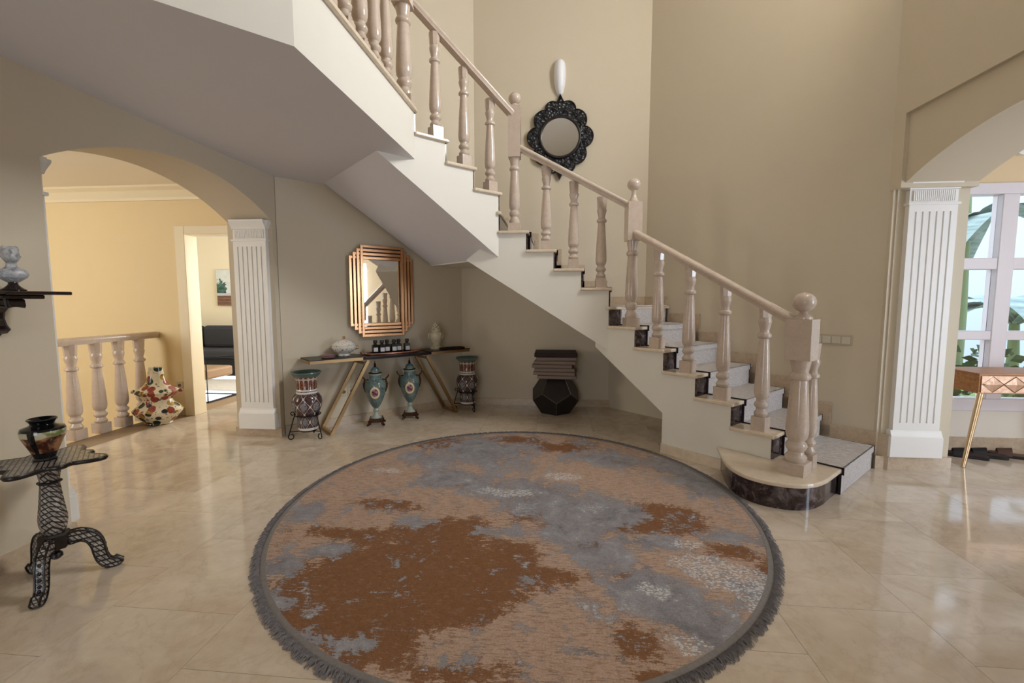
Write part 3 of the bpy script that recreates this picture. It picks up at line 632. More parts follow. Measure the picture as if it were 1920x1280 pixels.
def floor_vase(s, d, label, stand_label, rot):
    p = AW(s, d, 0)
    st = thing('vase_stand', stand_label, 'stand', p, rot)
    MB().tube([(.118*math.cos(t*math.pi/16), .118*math.sin(t*math.pi/16), .235) for t in range(32)], .006, 8, closed=True).obj('ring', BLACKIRON, st, smooth=40)
    MB().tube([(.075*math.cos(t*math.pi/12), .075*math.sin(t*math.pi/12), .075) for t in range(24)], .005, 8, closed=True).obj('lower_ring', BLACKIRON, st, smooth=40)
    for k in range(3):
        a = R(-90+60+120*k); c_, s_ = math.cos(a), math.sin(a); pts = []
        top = [(.118+.035-.02*math.cos(t), .262+.02*math.sin(t)) for t in np.linspace(-1.2, 3.6, 10)][::-1]
        leg = [(.120,.235),(.135,.19),(.155,.12),(.175,.055),(.182,.03)]
        curl = [(.158+.024*math.cos(t), .030+.024*math.sin(t)) for t in np.linspace(0, -4.6, 14)]
        for r_, z_ in [(.128,.27),(.120,.262)] + leg + curl[1:]: pts.append((r_*c_, r_*s_, z_))
        MB().tube(pts, .0055, 8).tube([(.12*c_,.12*s_,.24)]+[((.137+.016*math.cos(t))*c_, (.137+.016*math.cos(t))*s_, .258+.016*math.sin(t)) for t in np.linspace(math.pi, -2.2, 12)], .0048, 8).obj('leg', BLACKIRON, st, smooth=50)
        MB().tube([(.06*c_,.06*s_,.075),(.167*c_,.167*s_,.08)], .0045, 8).obj('brace', BLACKIRON, st, smooth=50)
    v = thing('floor_vase', label, 'vase', (p[0], p[1], 0), rot + .3)
    MB().lathe(VPROF, 40).obj('vase_body', MOOR, v, smooth=35)
floor_vase(.15, .26, 'tall Moorish patterned vase in iron stand next to the fluted pilaster', 'black scrolled iron stand under the vase next to the fluted pilaster', R(10))
floor_vase(2.02, .30, 'tall Moorish patterned vase in iron stand in the corner under the stairs', 'black scrolled iron stand under the vase in the corner below the stairs', R(-20))

# ------------------------------------------------------------------ turquoise urns under the console
def urn_glaze():
    m = NT('turquoise_glaze', .1); v = m.co(); o = m.xyz(v); n = m.noise(v, 12, 4)
    c = m.mix(m.ramp(m.noise(v, 70, 2), (.52, 0), (.7, .6)), m.ramp(n, (.3, srgb(70,94,98)), (.7, srgb(108,130,130))), srgb(170,156,110))
    e = m.M('ADD', m.M('POWER', m.M('DIVIDE', o[0], .056), 2.0), m.M('POWER', m.M('DIVIDE', m.M('SUBTRACT', o[2], .365), .072), 2.0))
    front = m.M('LESS_THAN', o[1], 0.0)
    fl_ = m.mix(m.ramp(m.noise(v, 45, 3), (.4, 0), (.6, 1)), srgb(86,50,70), srgb(190,140,140))
    med = m.mix(m.ramp(e, (.32, 1), (.42, 0)), srgb(226,212,186), fl_)
    med = m.mix(m.ramp(e, (.78, 0), (.86, 1)), med, srgb(170,128,64))
    c = m.mix(m.M('MULTIPLY', front, m.ramp(e, (.97, 1), (1.0, 0))), c, med); m.set('Base Color', c); return m.m
URN = urn_glaze(); BRONZE = plain('dark_bronze', srgb(74,46,30), .4, .8, var=.3, scale=30)
PALEGLAZE = plain('pale_glaze', srgb(168,176,164), .12, var=.1)
def urn(s, d, label):
    u = thing('lidded_urn', label, 'urn', AW(s, d, 0), R(18))
    MB().lathe([(.028,.185),(.05,.215),(.078,.27),(.1,.335),(.112,.40),(.113,.44),(.1,.475),(.075,.495),(.063,.505),(.06,.53),(.062,.55),(.062,.555),(.002,.556)], 32).obj('urn_body', URN, u, smooth=35)
    MB().lathe([(.064,.55),(.066,.562),(.058,.566),(.057,.54)], 28).obj('neck_ring', PALEGLAZE, u, smooth=40)
    l = MB().lathe([(.066,.563),(.068,.571),(.050,.576),(.048,.60),(.036,.622),(.018,.634),(.002,.637)], 28).obj('lid', URN, u, smooth=35)
    MB().lathe([(.012,.635),(.017,.643),(.008,.652),(.015,.662),(.006,.672),(.004,.69),(.001,.705)], 16).obj('finial', BRONZE, l, smooth=40)
    MB().lathe([(.068,.565),(.072,.568),(.072,.573),(.066,.576)], 28).obj('lid_rim', BRONZE, l)
    f_ = MB().lathe([(.062,.072),(.06,.08),(.034,.10),(.022,.125),(.02,.14),(.03,.15),(.032,.16),(.025,.17),(.022,.178),(.03,.19)], 24).obj('stem', PALEGLAZE, u, smooth=40)
    b = MB().prism([(-.07,-.07),(.07,-.07),(.07,.07),(-.07,.07)], .055, .075).prism([(-.058,-.058),(.058,-.058),(.058,.058),(-.058,.058)], .03, .055)
    for sx in (-1, 1):
        for sy in (-1, 1): b.tube([(sx*.05, sy*.05, .06), (sx*.066, sy*.066, .04), (sx*.07, sy*.07, .02), (sx*.088, sy*.088, .008)], lambda t: .018-.006*t, 8)
    b.obj('base', BRONZE, u, smooth=40)
    for sx in (-1, 1):
        MB().tube([(sx*.098,0,.36),(sx*.118,0,.41),(sx*.122,0,.45),(sx*.112,0,.48),(sx*.112,0,.505),(sx*.13,0,.52),(sx*.142,0,.54),(sx*.132,0,.548)], lambda t: .013-.006*t, 8).tube([(sx*.112,0,.49),(sx*.09,0,.495),(sx*.07,0,.50)], .006, 8).obj('handle', BRONZE, u, smooth=50)
urn(.87, .22, 'turquoise lidded urn with flower medallion below the console, the one nearer the pilaster')
urn(1.29, .20, 'turquoise lidded urn with flower medallion below the console, the one nearer the faceted stool')

# ------------------------------------------------------------------ things on the console
def porcelain(name, base=(222,216,204), cols=((150,96,80), (80,84,104)), scale=26, amt=.58, rough=.12):
    m = NT(name, rough); v = m.co(); n = m.noise(v, scale, 3, .6); n2 = m.noise(v, scale*.6, 2)
    c = m.mix(m.ramp(n, (amt, 0), (amt+.05, 1)), srgb(*base), m.ramp(n2, (.45, srgb(*cols[0])), (.55, srgb(*cols[1])))); m.set('Base Color', c); return m.m
POR = porcelain('painted_porcelain', scale=60)
t = thing('soup_tureen', 'painted porcelain tureen with round lid knob on the console', 'tureen', AW(.56, .17, TZ), R(20))
MB().lathe([(.055,0),(.06,.008),(.05,.02),(.06,.03),(.10,.055),(.118,.085),(.12,.105),(.112,.112),(.004,.112)], 32).obj('bowl', POR, t, smooth=40)
l = MB().lathe([(.118,.112),(.12,.118),(.095,.14),(.06,.162),(.025,.172),(.004,.174)], 32).obj('lid', POR, t, smooth=40)
MB().lathe([(.008,.172),(.008,.18)], 12).sphere((0,0,.192), .016).obj('knob', COPPER, l, smooth=40)
for sx in (-1, 1): MB().tube([(sx*.112,0,.07),(sx*.138,0,.075),(sx*.145,0,.095),(sx*.132,0,.108),(sx*.115,0,.1)], .006, 8).obj('handle', COPPER, t, smooth=50)
d = MB().lathe([(.05,0),(.062,.004),(.066,.014),(.06,.017),(.062,.021),(.066,.032),(.058,.034),(.05,.03),(.002,.028)], 28).obj('stacked_dish', plain('plum_dish', srgb(128,96,96), .25, var=.2, scale=30), None, smooth=40, loc=AW(.37, .25, TZ)); tag(d, 'pair of small plum coloured dishes stacked on the console beside the tureen', 'dish')
TRAYZ = .769
t = thing('serving_tray', 'long coppery pink tray holding the bottles on the console', 'tray', AW(1.09, .2, TRAYZ), R(45))
m_ = MB()
out = [(.32*math.cos(a)*(1 if abs(math.cos(a)) < .8 else 1), .115*math.sin(a)) for a in np.linspace(0, 2*math.pi, 48, endpoint=False)]
m_.prism(out, .0, .006); m_.obj('tray_base', plain('pink_lacquer', srgb(140,88,78), .2, .3), t)
MB().tube([(a, b, .012) for a, b in out], .009, 8, closed=True).obj('rim', plain('tray_rim', srgb(176,122,98), .25, .5), t, smooth=50)
for sx in (-1, 1): MB().tube([(sx*.315,-.03,.012),(sx*.36,-.025,.025),(sx*.37,0,.03),(sx*.36,.025,.025),(sx*.315,.03,.012)], .007, 8).obj('handle', COPPER, t, smooth=50)
BOT = MB().prism([(-.032,-.024),(.032,-.024),(.032,.024),(-.032,.024)], 0, .095).lathe([(.024,.095),(.015,.104),(.014,.112)], 16).mesh('bottle_body', 40); BOT.materials.append(plain('dark_green_glass', srgb(14,18,16), .08))
CAPM = MB().lathe([(.021,.112),(.022,.115),(.022,.142),(.019,.146)], 16).mesh('cap', 40); CAPM.materials.append(plain('black_cap', srgb(14,13,14), .4))
LAB = MB().box(-.023,.023,-.0255,-.0242,.022,.066).mesh('paper_label'); LAB.materials.append(plain('paper', srgb(206,204,206), .7))
for k, s in enumerate((.90, .965, 1.035, 1.105, 1.175, 1.265)):
    b = thing('bottle', 'small dark square bottle with white label and black cap, in the row on the tray', 'bottle', AW(s, .17 + (.03 if k % 2 else 0), TRAYZ+.0065), R(38), 'row of dark bottles on the tray')
    link(BOT, 'bottle_body', b); link(CAPM, 'cap', b); link(LAB, 'paper_label', b)
v = thing('lidded_vase', 'cream porcelain vase with flower covered lid at the end of the console', 'vase', AW(1.66, .17, TZ), R(30))
CREAMP = porcelain('cream_porcelain', (206,194,164), ((170,150,110), (150,140,110)), 40, .6)
MB().lathe([(.068,0),(.07,.012),(.06,.02),(.045,.03),(.048,.045),(.052,.075),(.066,.13),(.074,.165),(.066,.195),(.048,.21),(.05,.218),(.004,.219)], 28).obj('vase_body', CREAMP, v, smooth=40)
l = MB().lathe([(.054,.218),(.05,.228),(.035,.25),(.015,.27),(.006,.285)], 24).obj('lid', CREAMP, v, smooth=40)
m_ = MB()
for k in range(16):
    a = k*2.4; r_ = .045*(1-k/18); m_.sphere((r_*math.cos(a), r_*math.sin(a), .235+.075*k/16), .014, 8, 6)
m_.obj('flower_relief', CREAMP, l, smooth=60)
for sx in (-1, 1): MB().tube([(sx*.066,0,.185),(sx*.088,0,.18),(sx*.09,0,.15),(sx*.074,0,.125),(sx*.068,0,.135)], .008, 8).obj('handle', CREAMP, v, smooth=50)
m_ = MB().box(-.15,.15,-.05,.05,0,.014).box(-.15,.15,-.05,-.042,.014,.024).box(-.15,.15,.042,.05,.014,.024).box(-.15,-.142,-.042,.042,.014,.024).box(.142,.15,-.042,.042,.014,.024)
o = m_.obj('lacquer_tray', DARKWOOD, None, bevel=.003, loc=AW(1.80, .31, TZ), rz=R(45)); tag(o, 'small black rimmed tray lying on the end of the console by the lidded vase', 'tray')

# sockets on the walls
SOCK = plain('socket_plastic', srgb(214,198,168), .4); SOCKD = plain('socket_face', srgb(120,98,74), .5)
for i, (pos, rz, lab, nn) in enumerate([(AW(.60, 0, .36), R(45), 'double wall socket low on the slanting wall behind the console', 2), ((-4.41, YH, .36), 0, 'wall socket low on the yellow hall wall behind the floral vase', 1)]):
    t = thing('wall_socket', lab, 'socket', pos, rz)
    for k in range(nn):
        MB().box(-.04+k*.085,.04+k*.085,-.008,0,-.04,.04).obj('plate', SOCK, t, bevel=.003)
        MB().lathe([(.018,0),(.018,.006),(.014,.006),(.014,.003),(.001,.003)], 20).obj('outlet', SOCKD, t, loc=(k*.085,-.008,0)).rotation_euler = (R(90),0,0)
t = thing('light_switch', 'row of four pale rocker switches on the wall beside the stairs', 'switch', (1.03+1.87*S2, 5.47-1.87*S2, 1.02), R(-45))
MB().box(-.15,.15,-.008,0,-.045,.045).obj('plate', plain('switch_frame', srgb(190,176,152), .4), t, bevel=.003)
for k in range(4): MB().box(-.136+k*.07,-.074+k*.07,-.014,-.008,-.03,.03).obj('rocker', plain('switch_rocker', srgb(206,198,180), .35), t, bevel=.003)

# ------------------------------------------------------------------ faceted stool and the cushions on it
ph = (1+5**.5)/2; V = []
for a in (-1,1):
    for b in (-1,1):
        for c in (-1,1): V.append(Vector((a,b,c)))
        V += [Vector((0,a/ph,b*ph)), Vector((a/ph,b*ph,0)), Vector((a*ph,0,b/ph))]
nrm = [Vector(p).normalized() for s1 in (-1,1) for s2 in (-1,1) for p in ((s1,0,s2*ph),(s2*ph,s1,0),(0,s2*ph,s1))]
q = Vector((1,0,ph)).normalized().rotation_difference(Vector((0,0,1)))
rot = Matrix.Rotation(R(0), 3, 'Z') @ q.to_matrix()
V = [rot @ p for p in V]; nrm = [rot @ p for p in nrm]
hz = max(p.z for p in V)
kx, kz = .165, .435/(2*hz)
low = [p for p in V if p.z < -hz+.01][0]; spin = Matrix.Rotation(R(-90)-math.atan2(low.y, low.x)+R(3), 3, 'Z')
V = [spin @ p for p in V]; nrm = [spin @ p for p in nrm]
pos = lambda p, k=1: (p.x*kx*k*1.02, p.y*kx*k*1.02, p.z*kz*k + .2175)
ST = thing('faceted_stool', 'dark metal faceted stool shaped like a dodecahedron under the stairs', 'stool', (0.0, 5.50, 0), 0)
DM = plain('dark_patina_metal', srgb(52,47,45), .38, .6, var=.35, scale=9); EM = plain('worn_edge_metal', srgb(112,104,98), .4, .8)
edges = set()
for nn_ in nrm:
    fv = [p for p in V if p.dot(nn_) > max(x.dot(nn_) for x in V)-.01]
    c = sum(fv, Vector())/5; t1 = (fv[0]-c).normalized(); t2 = nn_.cross(t1)
    fv.sort(key=lambda p: math.atan2((p-c).dot(t2), (p-c).dot(t1)))
    a = [pos(c+(p-c)*.99) for p in fv]; b = [pos(c+(p-c)*.93, .94) for p in fv]
    MB().add(a+b, [tuple(range(5)), (9,8,7,6,5)] + [(i, (i+1) % 5, 5+(i+1) % 5, 5+i) for i in range(5)]).obj('facet', DM, ST)
    for i in range(5): edges.add(tuple(sorted((tuple(round(x, 4) for x in fv[i]), tuple(round(x, 4) for x in fv[(i+1) % 5])))))
for a, b in sorted(edges): MB().tube([pos(Vector(a), .998), pos(Vector(b), .998)], .0035, 6).obj('edge_weld', EM, ST)
CUM = NT('taupe_cushion_fabric', .9, 0, .1); CUM.set('Base Color', CUM.mix(CUM.noise(CUM.co(), 120, 3), srgb(120,104,95), srgb(150,134,124))); CUM.bump(CUM.noise(CUM.co(), 300, 2), .4, .002); CUM = CUM.m
ords = ['lowest', 'second', 'third', 'fourth', 'fifth', 'sixth']
z = .4385
DKC = plain('dark_brown_cushion', srgb(50,38,36), .9, var=.15, scale=60)
for k, (dx, w_) in enumerate([(.02,.46), (.0,.49), (-.01,.47), (-.035,.47), (.005,.49), (.0,.47), (.0,.50)]):
    h = .043 if k < 6 else .05
    o = thing('seat_cushion', ('%s flat taupe cushion from the bottom of the stack on the faceted stool' % ords[k]) if 0 < k < 6 else ('lowest flat taupe cushion of the stack, lying on the faceted stool' if k == 0 else 'dark brown cushion topping the stack on the faceted stool'), 'cushion', (dx, 5.49, z+h/2), R(random.uniform(-5, 5)-2), 'cushions stacked on the faceted stool')
    m_ = MB().box(-w_/2, w_/2, -.2, .2, -h/2+.0015, h/2-.0015).obj('pad', CUM if k < 6 else DKC, o, bevel=.009)
    MB().tube([(-w_/2+.006,-.194,0),(w_/2-.006,-.194,0),(w_/2-.006,.194,0),(-w_/2+.006,.194,0)], .004, 6, closed=True).obj('piping', CUM if k < 6 else DKC, o)
    z += h

# ------------------------------------------------------------------ scalloped mirror and sconce on the stairwell wall
wm_ = thing('scalloped_mirror', 'round mirror in black carved scalloped frame on the stairwell wall', 'mirror', (.028, 5.468, 3.215), 0)
circ = [(.262*math.cos(R(a)), .262*math.sin(R(a)), .118) for a in (0, 45, 135, 180, 225, 315)] + [(sx*.088, sz*.312, .088) for sx in (-1,1) for sz in (-1,1)] + [(0,0,.27)]
outl = []
for k in range(240):
    a = 2*math.pi*k/240; dx, dz = math.cos(a), math.sin(a); best = 0
    for cx, cz, r_ in circ:
        b = cx*dx+cz*dz; disc = b*b-(cx*cx+cz*cz-r_*r_)
        if disc > 0: best = max(best, b+math.sqrt(disc))
    dv = abs(abs(math.degrees(a) - (90 if dz > 0 else 270)))
    if dv < 14: best = max(best, .385+.09*max(0, 1-dv/9)**2.2)
    outl.append((best*dx, best*dz))
CARV = NT('black_carved_wood', .32); CARV.set('Base Color', CARV.ramp(CARV.vor(CARV.co(), 30, 'F1'), (.15, srgb(52,54,60)), (.5, srgb(18,17,19)))); CARV.bump(CARV.vor(CARV.co(), 30, 'F1'), 1.0, .02); CARV = CARV.m
fr = MB().prism(outl, -.028, -.004, lambda a, b, c: (a, c, b)).obj('frame', CARV, wm_)
MB().tube([(a*.985, -.030, b*.985) for a, b in outl], .007, 6, closed=True).obj('outer_rim', EBONY, fr, smooth=60)
MB().tube([(.226*math.cos(t), -.031, .226*math.sin(t)) for t in np.linspace(0, 2*math.pi, 64, endpoint=False)], .017, 8, closed=True).obj('inner_ring', EBONY, fr, smooth=60)
for k in range(16):
    a = 2*math.pi*(k+.5)/16; r_ = .295 if k % 2 else .315
    MB().lathe([(.034,0),(.034,.006),(.022,.012),(.016,.008),(.012,.016),(.002,.019)], 14).obj('carved_rosette', CARV, fr, smooth=50, loc=(r_*math.cos(a), -.028, r_*math.sin(a))).rotation_euler = (R(90),0,0)
o = MB().lathe([(.212,0),(.212,.004),(.001,.0042)], 64).obj('mirror_glass', MIRROR, wm_, loc=(0,-.027,0)); o.rotation_euler = (R(90),0,0)
sc_ = thing('wall_sconce', 'slim white plaster wall sconce above the scalloped mirror', 'sconce', (.02, 5.47, 3.87), 0)
MB().lathe([(.004,-.2),(.026,-.185),(.045,-.14),(.062,-.06),(.068,.03),(.066,.11),(.055,.165),(.035,.19),(.004,.2)], 28, 1.25).obj('shade', plain('sconce_white', srgb(236,236,240), .35), sc_, smooth=60)
MB().box(-.03,.03,-.02,0,-.1,.1).obj('wall_plate', WHITE, sc_)

# ------------------------------------------------------------------ inlaid pedestal table and vase by the left wall
pt = thing('pedestal_table', 'small black tripod table inlaid with mother of pearl, by the left wall', 'table', (-2.39, 1.885, 0), R(0))
lobes = []
for k in range(160):
    a = 2*math.pi*k/160; c8 = abs(math.cos(2*a))
    r_ = .128 + .10*max(0, math.cos(2*(a-R(20)))**2)**2.2 + .035*max(0, math.sin(2*(a-R(20)))**2)**4
    lobes.append((r_*math.cos(a), r_*math.sin(a)))
TT = .585
tp = MB().prism(lobes, TT, TT+.018).obj('table_top', INLAY, pt)
MB().tube([(a, b, TT+.009) for a, b in lobes], .0105, 6, closed=True).obj('top_edge', EBONY, tp, smooth=60)
MB().lathe([(.034,.24),(.044,.255),(.052,.29),(.053,.32),(.046,.38),(.040,.44),(.036,.485),(.040,.49),(.040,.50),(.036,.505),(.042,.54),(.054,.585)], 8).obj('column', INLAY, pt)
for z in (.495, .26): MB().lathe([(.040,z-.007),(.045,z-.004),(.045,z+.004),(.040,z+.007)], 8).obj('collar', EBONY, pt)
MB().lathe([(.055,.17),(.06,.18),(.06,.235),(.05,.245)], 6).lathe([(.012,.112),(.026,.125),(.024,.14),(.014,.15),(.02,.165),(.05,.172)], 12).obj('hub', EBONY, pt, smooth=40)
legp = [(.045,.205),(.09,.215),(.128,.195),(.148,.155),(.155,.11),(.165,.07),(.185,.042),(.212,.036),(.228,.05)]
for k, ad in enumerate((45, -58, 165)):
    a = R(ad); c_, s_ = math.cos(a), math.sin(a)
    pts = smooth_poly(legp, 0, len(legp)-1, 3); L = []
    up, dn = [], []
    for i, p in enumerate(pts):
        t_ = Vector(pts[min(i+1, len(pts)-1)]) - Vector(pts[max(i-1, 0)]); t_.normalize(); nn_ = Vector((-t_.y, t_.x)); w_ = .028-.010*i/len(pts)
        up.append(Vector(p)+nn_*w_); dn.append(Vector(p)-nn_*w_)
    zmin = min(p.y for p in dn); sh = -zmin+.001
    prof = [(p.x, p.y+sh*(1 if p.x > .12 else p.x/.12)) for p in dn] + [(p.x, p.y+sh*(1 if p.x > .12 else p.x/.12)) for p in reversed(up)]
    lg = MB().prism(prof, -.015, .015, lambda x, zz, t: (x*c_-t*s_, x*s_+t*c_, zz)).obj('leg', INLAY, pt)
    for off in (-.016, .016): MB().tube([(x*c_-off*s_, x*s_+off*c_, zz) for x, zz in prof], .0045, 6, closed=True).obj('leg_edge', EBONY, lg)
    for i in range(2, len(up)-2, 1):
        x, zz = up[i].x, up[i].y+sh*(1 if up[i].x > .12 else up[i].x/.12)
        if i % 2 == 0: MB().sphere((x*c_, x*s_, zz), .008, 8, 6).obj('bead', EBONY, lg, smooth=60)
def cloisonne():
    m = NT('cloisonne_lacquer', .08); v = m.co(); o = m.xyz(v); u = m.M('ARCTAN2', o[1], o[0]); z = o[2]
    col = m.mix(m.ramp(m.noise(v, 22, 4), (.42, 0), (.58, 1)), srgb(70,34,22), srgb(170,120,80))
    sky = m.mix(m.ramp(m.noise(v, 14, 2), (.45,0),(.55,1)), srgb(190,184,160), srgb(110,120,66))
    sc2 = m.mix(m.M('GREATER_THAN', m.M('ADD', z, m.M('MULTIPLY', m.noise(v, 12, 2), .05)), .138), col, sky)
    panel = m.M('GREATER_THAN', m.M('ABSOLUTE', m.M('SINE', m.M('ADD', m.M('MULTIPLY', u, 1.5), .5))), .25)
    zone = m.M('MULTIPLY', m.M('GREATER_THAN', z, .04), m.M('LESS_THAN', z, .145))
    m.set('Base Color', m.mix(m.M('MULTIPLY', panel, zone), srgb(14,13,15), sc2)); return m.m
o = MB().lathe([(.042,0),(.045,.006),(.038,.014),(.045,.035),(.062,.075),(.078,.115),(.082,.14),(.076,.156),(.05,.166),(.042,.173),(.047,.184),(.055,.194),(.052,.198),(.038,.187),(.002,.17)], 36).obj('lacquer_vase', cloisonne(), None, smooth=40, loc=(-2.40, 1.885, TT+.0185), rz=R(-50)); tag(o, 'squat black lacquer vase with painted panels on the inlaid tripod table', 'vase')

# wall bracket shelf and bust
bs = thing('bracket_shelf', 'black carved wall bracket shelf high on the left wall', 'shelf', (XL, 1.93, 1.395), 0)
MB().box(0, .33, -.14, .14, -.016, 0).obj('shelf_board', DARKWOOD, bs, bevel=.004)
MB().box(0, .24, -.09, .09, -.036, -.016).obj('moulding', DARKWOOD, bs, bevel=.006)
br = [(0,-.036),(.20,-.036),(.205,-.075),(.15,-.068),(.105,-.075),(.078,-.10),(.072,-.13),(.085,-.165),(.105,-.185),(.085,-.20),(.05,-.205),(.02,-.23),(0,-.235)]
bo = MB().prism(br, -.035, .035, lambda a, b, c: (a, c, b)).obj('bracket', DARKWOOD, bs, bevel=.006)
for sgn in (-1, 1): MB().tube([(a*.9+.004, sgn*.036, b*.97-.003) for a, b in br[1:-1]], .005, 6).obj('carved_scroll', plain('carved_grey', srgb(78,72,70), .4), bo)
b = thing('portrait_bust', 'small grey and white marble bust on the black wall bracket', 'bust', (XL+.115, 1.985, 1.3955), R(60))
BUST = NT('veined_white_marble', .35); BUST.set('Base Color', BUST.ramp(BUST.noise(BUST.co(), 26, 5, .65, 1.0), (.38, srgb(128,130,134)), (.55, srgb(190,190,192)), (.75, srgb(214,214,216)))); BUST = BUST.m
MB().lathe([(.045,0),(.047,.008),(.035,.016),(.02,.03),(.016,.045)], 20).obj('socle', DARKWOOD, b, smooth=40)
m_ = MB()
m_.lathe([(.014,.04),(.03,.05),(.052,.068),(.06,.085),(.052,.102),(.028,.112),(.02,.122),(.019,.138),(.022,.146)], 20, .62)
m_.sphere((0,-.004,.172), .033, 18, 12, 1.18, 1.1); m_.sphere((0,-.03,.158), .016, 12, 8, 1.0, .9); m_.sphere((0,.014,.185), .034, 16, 10, 1.0, 1.0)
m_.lathe([(.009,-.012),(.006,.012),(.001,.014)], 8, 1, (0,-.038,.172)); m_.sphere((-.031,.004,.168), .007, 8, 6); m_.sphere((.031,.004,.168), .007, 8, 6); m_.sphere((-.012,-.036,.178),.005,8,6); m_.sphere((.012,-.036,.178),.005,8,6)
for k in range(14): a = k*2.4; m_.sphere((.022*math.cos(a), .014+.022*math.sin(a), .198+.010*math.sin(k*1.7)), .012, 8, 6)
bb = m_.obj('bust_figure', BUST, b, smooth=60); rm = bb.modifiers.new('fuse', 'REMESH'); rm.mode = 'VOXEL'; rm.voxel_size = .004; rm.use_smooth_shade = True

# ------------------------------------------------------------------ hall: floral vase
def floral():
    m = NT('floral_majolica', .12); v = m.co(); w1 = m.vor(v, 13, 'F1', 0); c1 = m.vor(v, 13, 'F1', 1); d = m.n('ShaderNodeSeparateColor', i_0=c1).outputs
    colr = m.ramp(d[0], (0, srgb(150,62,48)), (.34, srgb(40,56,44)), (.62, srgb(30,34,46)), (.82, srgb(176,140,70)), interp='CONSTANT')
    c = m.mix(m.ramp(w1, (.46, 1), (.52, 0)), srgb(226,214,184), colr)
    w2 = m.noise(v, 34, 3); c = m.mix(m.ramp(w2, (.60, 0), (.63, .8)), c, srgb(46,52,44)); m.set('Base Color', c); return m.m
FLO = floral()
o = thing('floral_vase', 'double bellied majolica vase painted with red and green flowers in the hall', 'vase', (-4.36, 4.56, 0), R(20))
MB().lathe([(.12,0),(.13,.012),(.125,.022),(.19,.085),(.236,.145),(.238,.16),(.20,.20),(.15,.24),(.135,.275),(.15,.305),(.20,.345),(.213,.362),(.19,.385),(.12,.43),(.09,.48),(.075,.54),(.068,.60),(.066,.625),(.058,.625),(.05,.55),(.002,.5)], 40, .8).obj('vase_body', FLO, o, smooth=30)
for sx in (-1, 1): MB().sphere((sx*.225, 0, .365), .022, 12, 8).obj('knob', FLO, o, smooth=60)

# ------------------------------------------------------------------ living room seen through the doorway
sofa = thing('sofa', 'charcoal grey sofa against the living room wall', 'sofa', (-6.1, 7.75, 0), 0)
SF = plain('charcoal_fabric', srgb(52,54,62), .9, var=.15, scale=50, bump=.3); SFD = plain('black_fabric', srgb(24,24,28), .9)
MB().box(-1.2,1.2,-.45,.4,.06,.36).obj('frame', SFD, sofa, bevel=.02)
MB().box(-1.2,1.2,.2,.42,.36,.78).obj('backrest', SF, sofa, bevel=.05)
for x in (-.6, .6): MB().box(x-.585,x+.585,-.47,.2,.36,.50).obj('seat_cushion', SF, sofa, bevel=.04)
for x in (-.75, .0, .75): MB().box(x-.35,x+.35,.02,.2,.50,.90).obj('back_cushion', SF, sofa, bevel=.06)
for x in (-1.3, 1.3): MB().box(x-.1,x+.1,-.45,.42,.0,.6).obj('armrest', SF, sofa, bevel=.04)
ch = thing('sled_chair', 'tan seated lounge chair with black metal sled frame inside the doorway', 'chair', (-5.0, 5.85, 0), R(0))
m_ = MB()
for y in (-.3, .25):
    m_ = MB().tube([(-.4,y,.012),(.42,y,.012),(.42,y,.56),(-.4,y,.50)], .012, 6, closed=True).obj('sled_frame', BLACKIRON, ch)
MB().box(-.38,.40,-.28,.23,.30,.44).obj('seat', plain('tan_leather', srgb(150,122,92), .6, var=.1), ch, bevel=.03)
MB().prism([(-.42,.40),(-.34,.42),(-.46,.85),(-.53,.84)], -.28, .23, lambda a, b, c: (a, c, b)).obj('backrest', plain('tan_leather_back', srgb(146,118,90), .6), ch, bevel=.02)
MB().tube([(.42,-.3,.012),(.42,.25,.012)], .012, 6).obj('crossbar', BLACKIRON, ch)
o = MB().box(-7.6,-4.3,6.35,7.25,0,.014).obj('shag_rug', plain('pale_shag', srgb(206,202,196), .95, var=.2, scale=18, bump=.8, bscale=90)); tag(o, 'pale shaggy rug in front of the charcoal sofa', 'rug')
def canvas():
    m = NT('tree_canvas_print', .8); o = m.xyz(m.co()); v = m.co(); n = m.noise(v, 14, 4, .7)
    x, z = o[0], o[2]
    tree = m.M('GREATER_THAN', m.M('SUBTRACT', m.M('ADD', .20, m.M('MULTIPLY', m.M('SUBTRACT', n, .5), .5)), m.M('ADD', m.M('ABSOLUTE', m.M('SUBTRACT', x, .06)), m.M('MULTIPLY', m.M('ABSOLUTE', m.M('SUBTRACT', z, .1)), .55))), 0)
    tree2 = m.M('GREATER_THAN', m.M('SUBTRACT', .13, m.M('ADD', m.M('ABSOLUTE', m.M('ADD', x, .40)), m.M('MULTIPLY', m.M('ABSOLUTE', m.M('SUBTRACT', z, -.02)), .6))), m.M('MULTIPLY', m.M('SUBTRACT', n, .5), .3))
    c = m.mix(m.ramp(n, (.3,0),(.7,1)), srgb(204,214,220), srgb(228,232,234))
    c = m.mix(m.M('MAXIMUM', tree, tree2), c, m.ramp(n, (.35, srgb(28,58,52)), (.6, srgb(84,124,116))))
    plank = m.mix(m.M('GREATER_THAN', m.M('FRACT', m.M('MULTIPLY', z, 17.0)), .15), srgb(60,40,36), m.ramp(m.noise(m.co((2,1,30)), 5, 3), (.3, srgb(106,74,62)), (.7, srgb(150,116,98))))
    c = m.mix(m.M('LESS_THAN', z, -.13), c, plank); c = m.mix(m.M('MULTIPLY', m.M('LESS_THAN', z, -.10), m.M('GREATER_THAN', z, -.15)), c, srgb(196,198,214)); m.set('Base Color', c); return m.m
pc = thing('canvas_picture', 'canvas print of a snowy tree above planks on the living room wall', 'picture', (-6.02, 8.295, 1.60), 0)
MB().box(-.48,.48,-.035,0,-.34,.34).obj('canvas', canvas(), pc, bevel=.004)
MB().box(-.46,.46,-.015,.0,-.32,.32).obj('stretcher', OAK, pc)

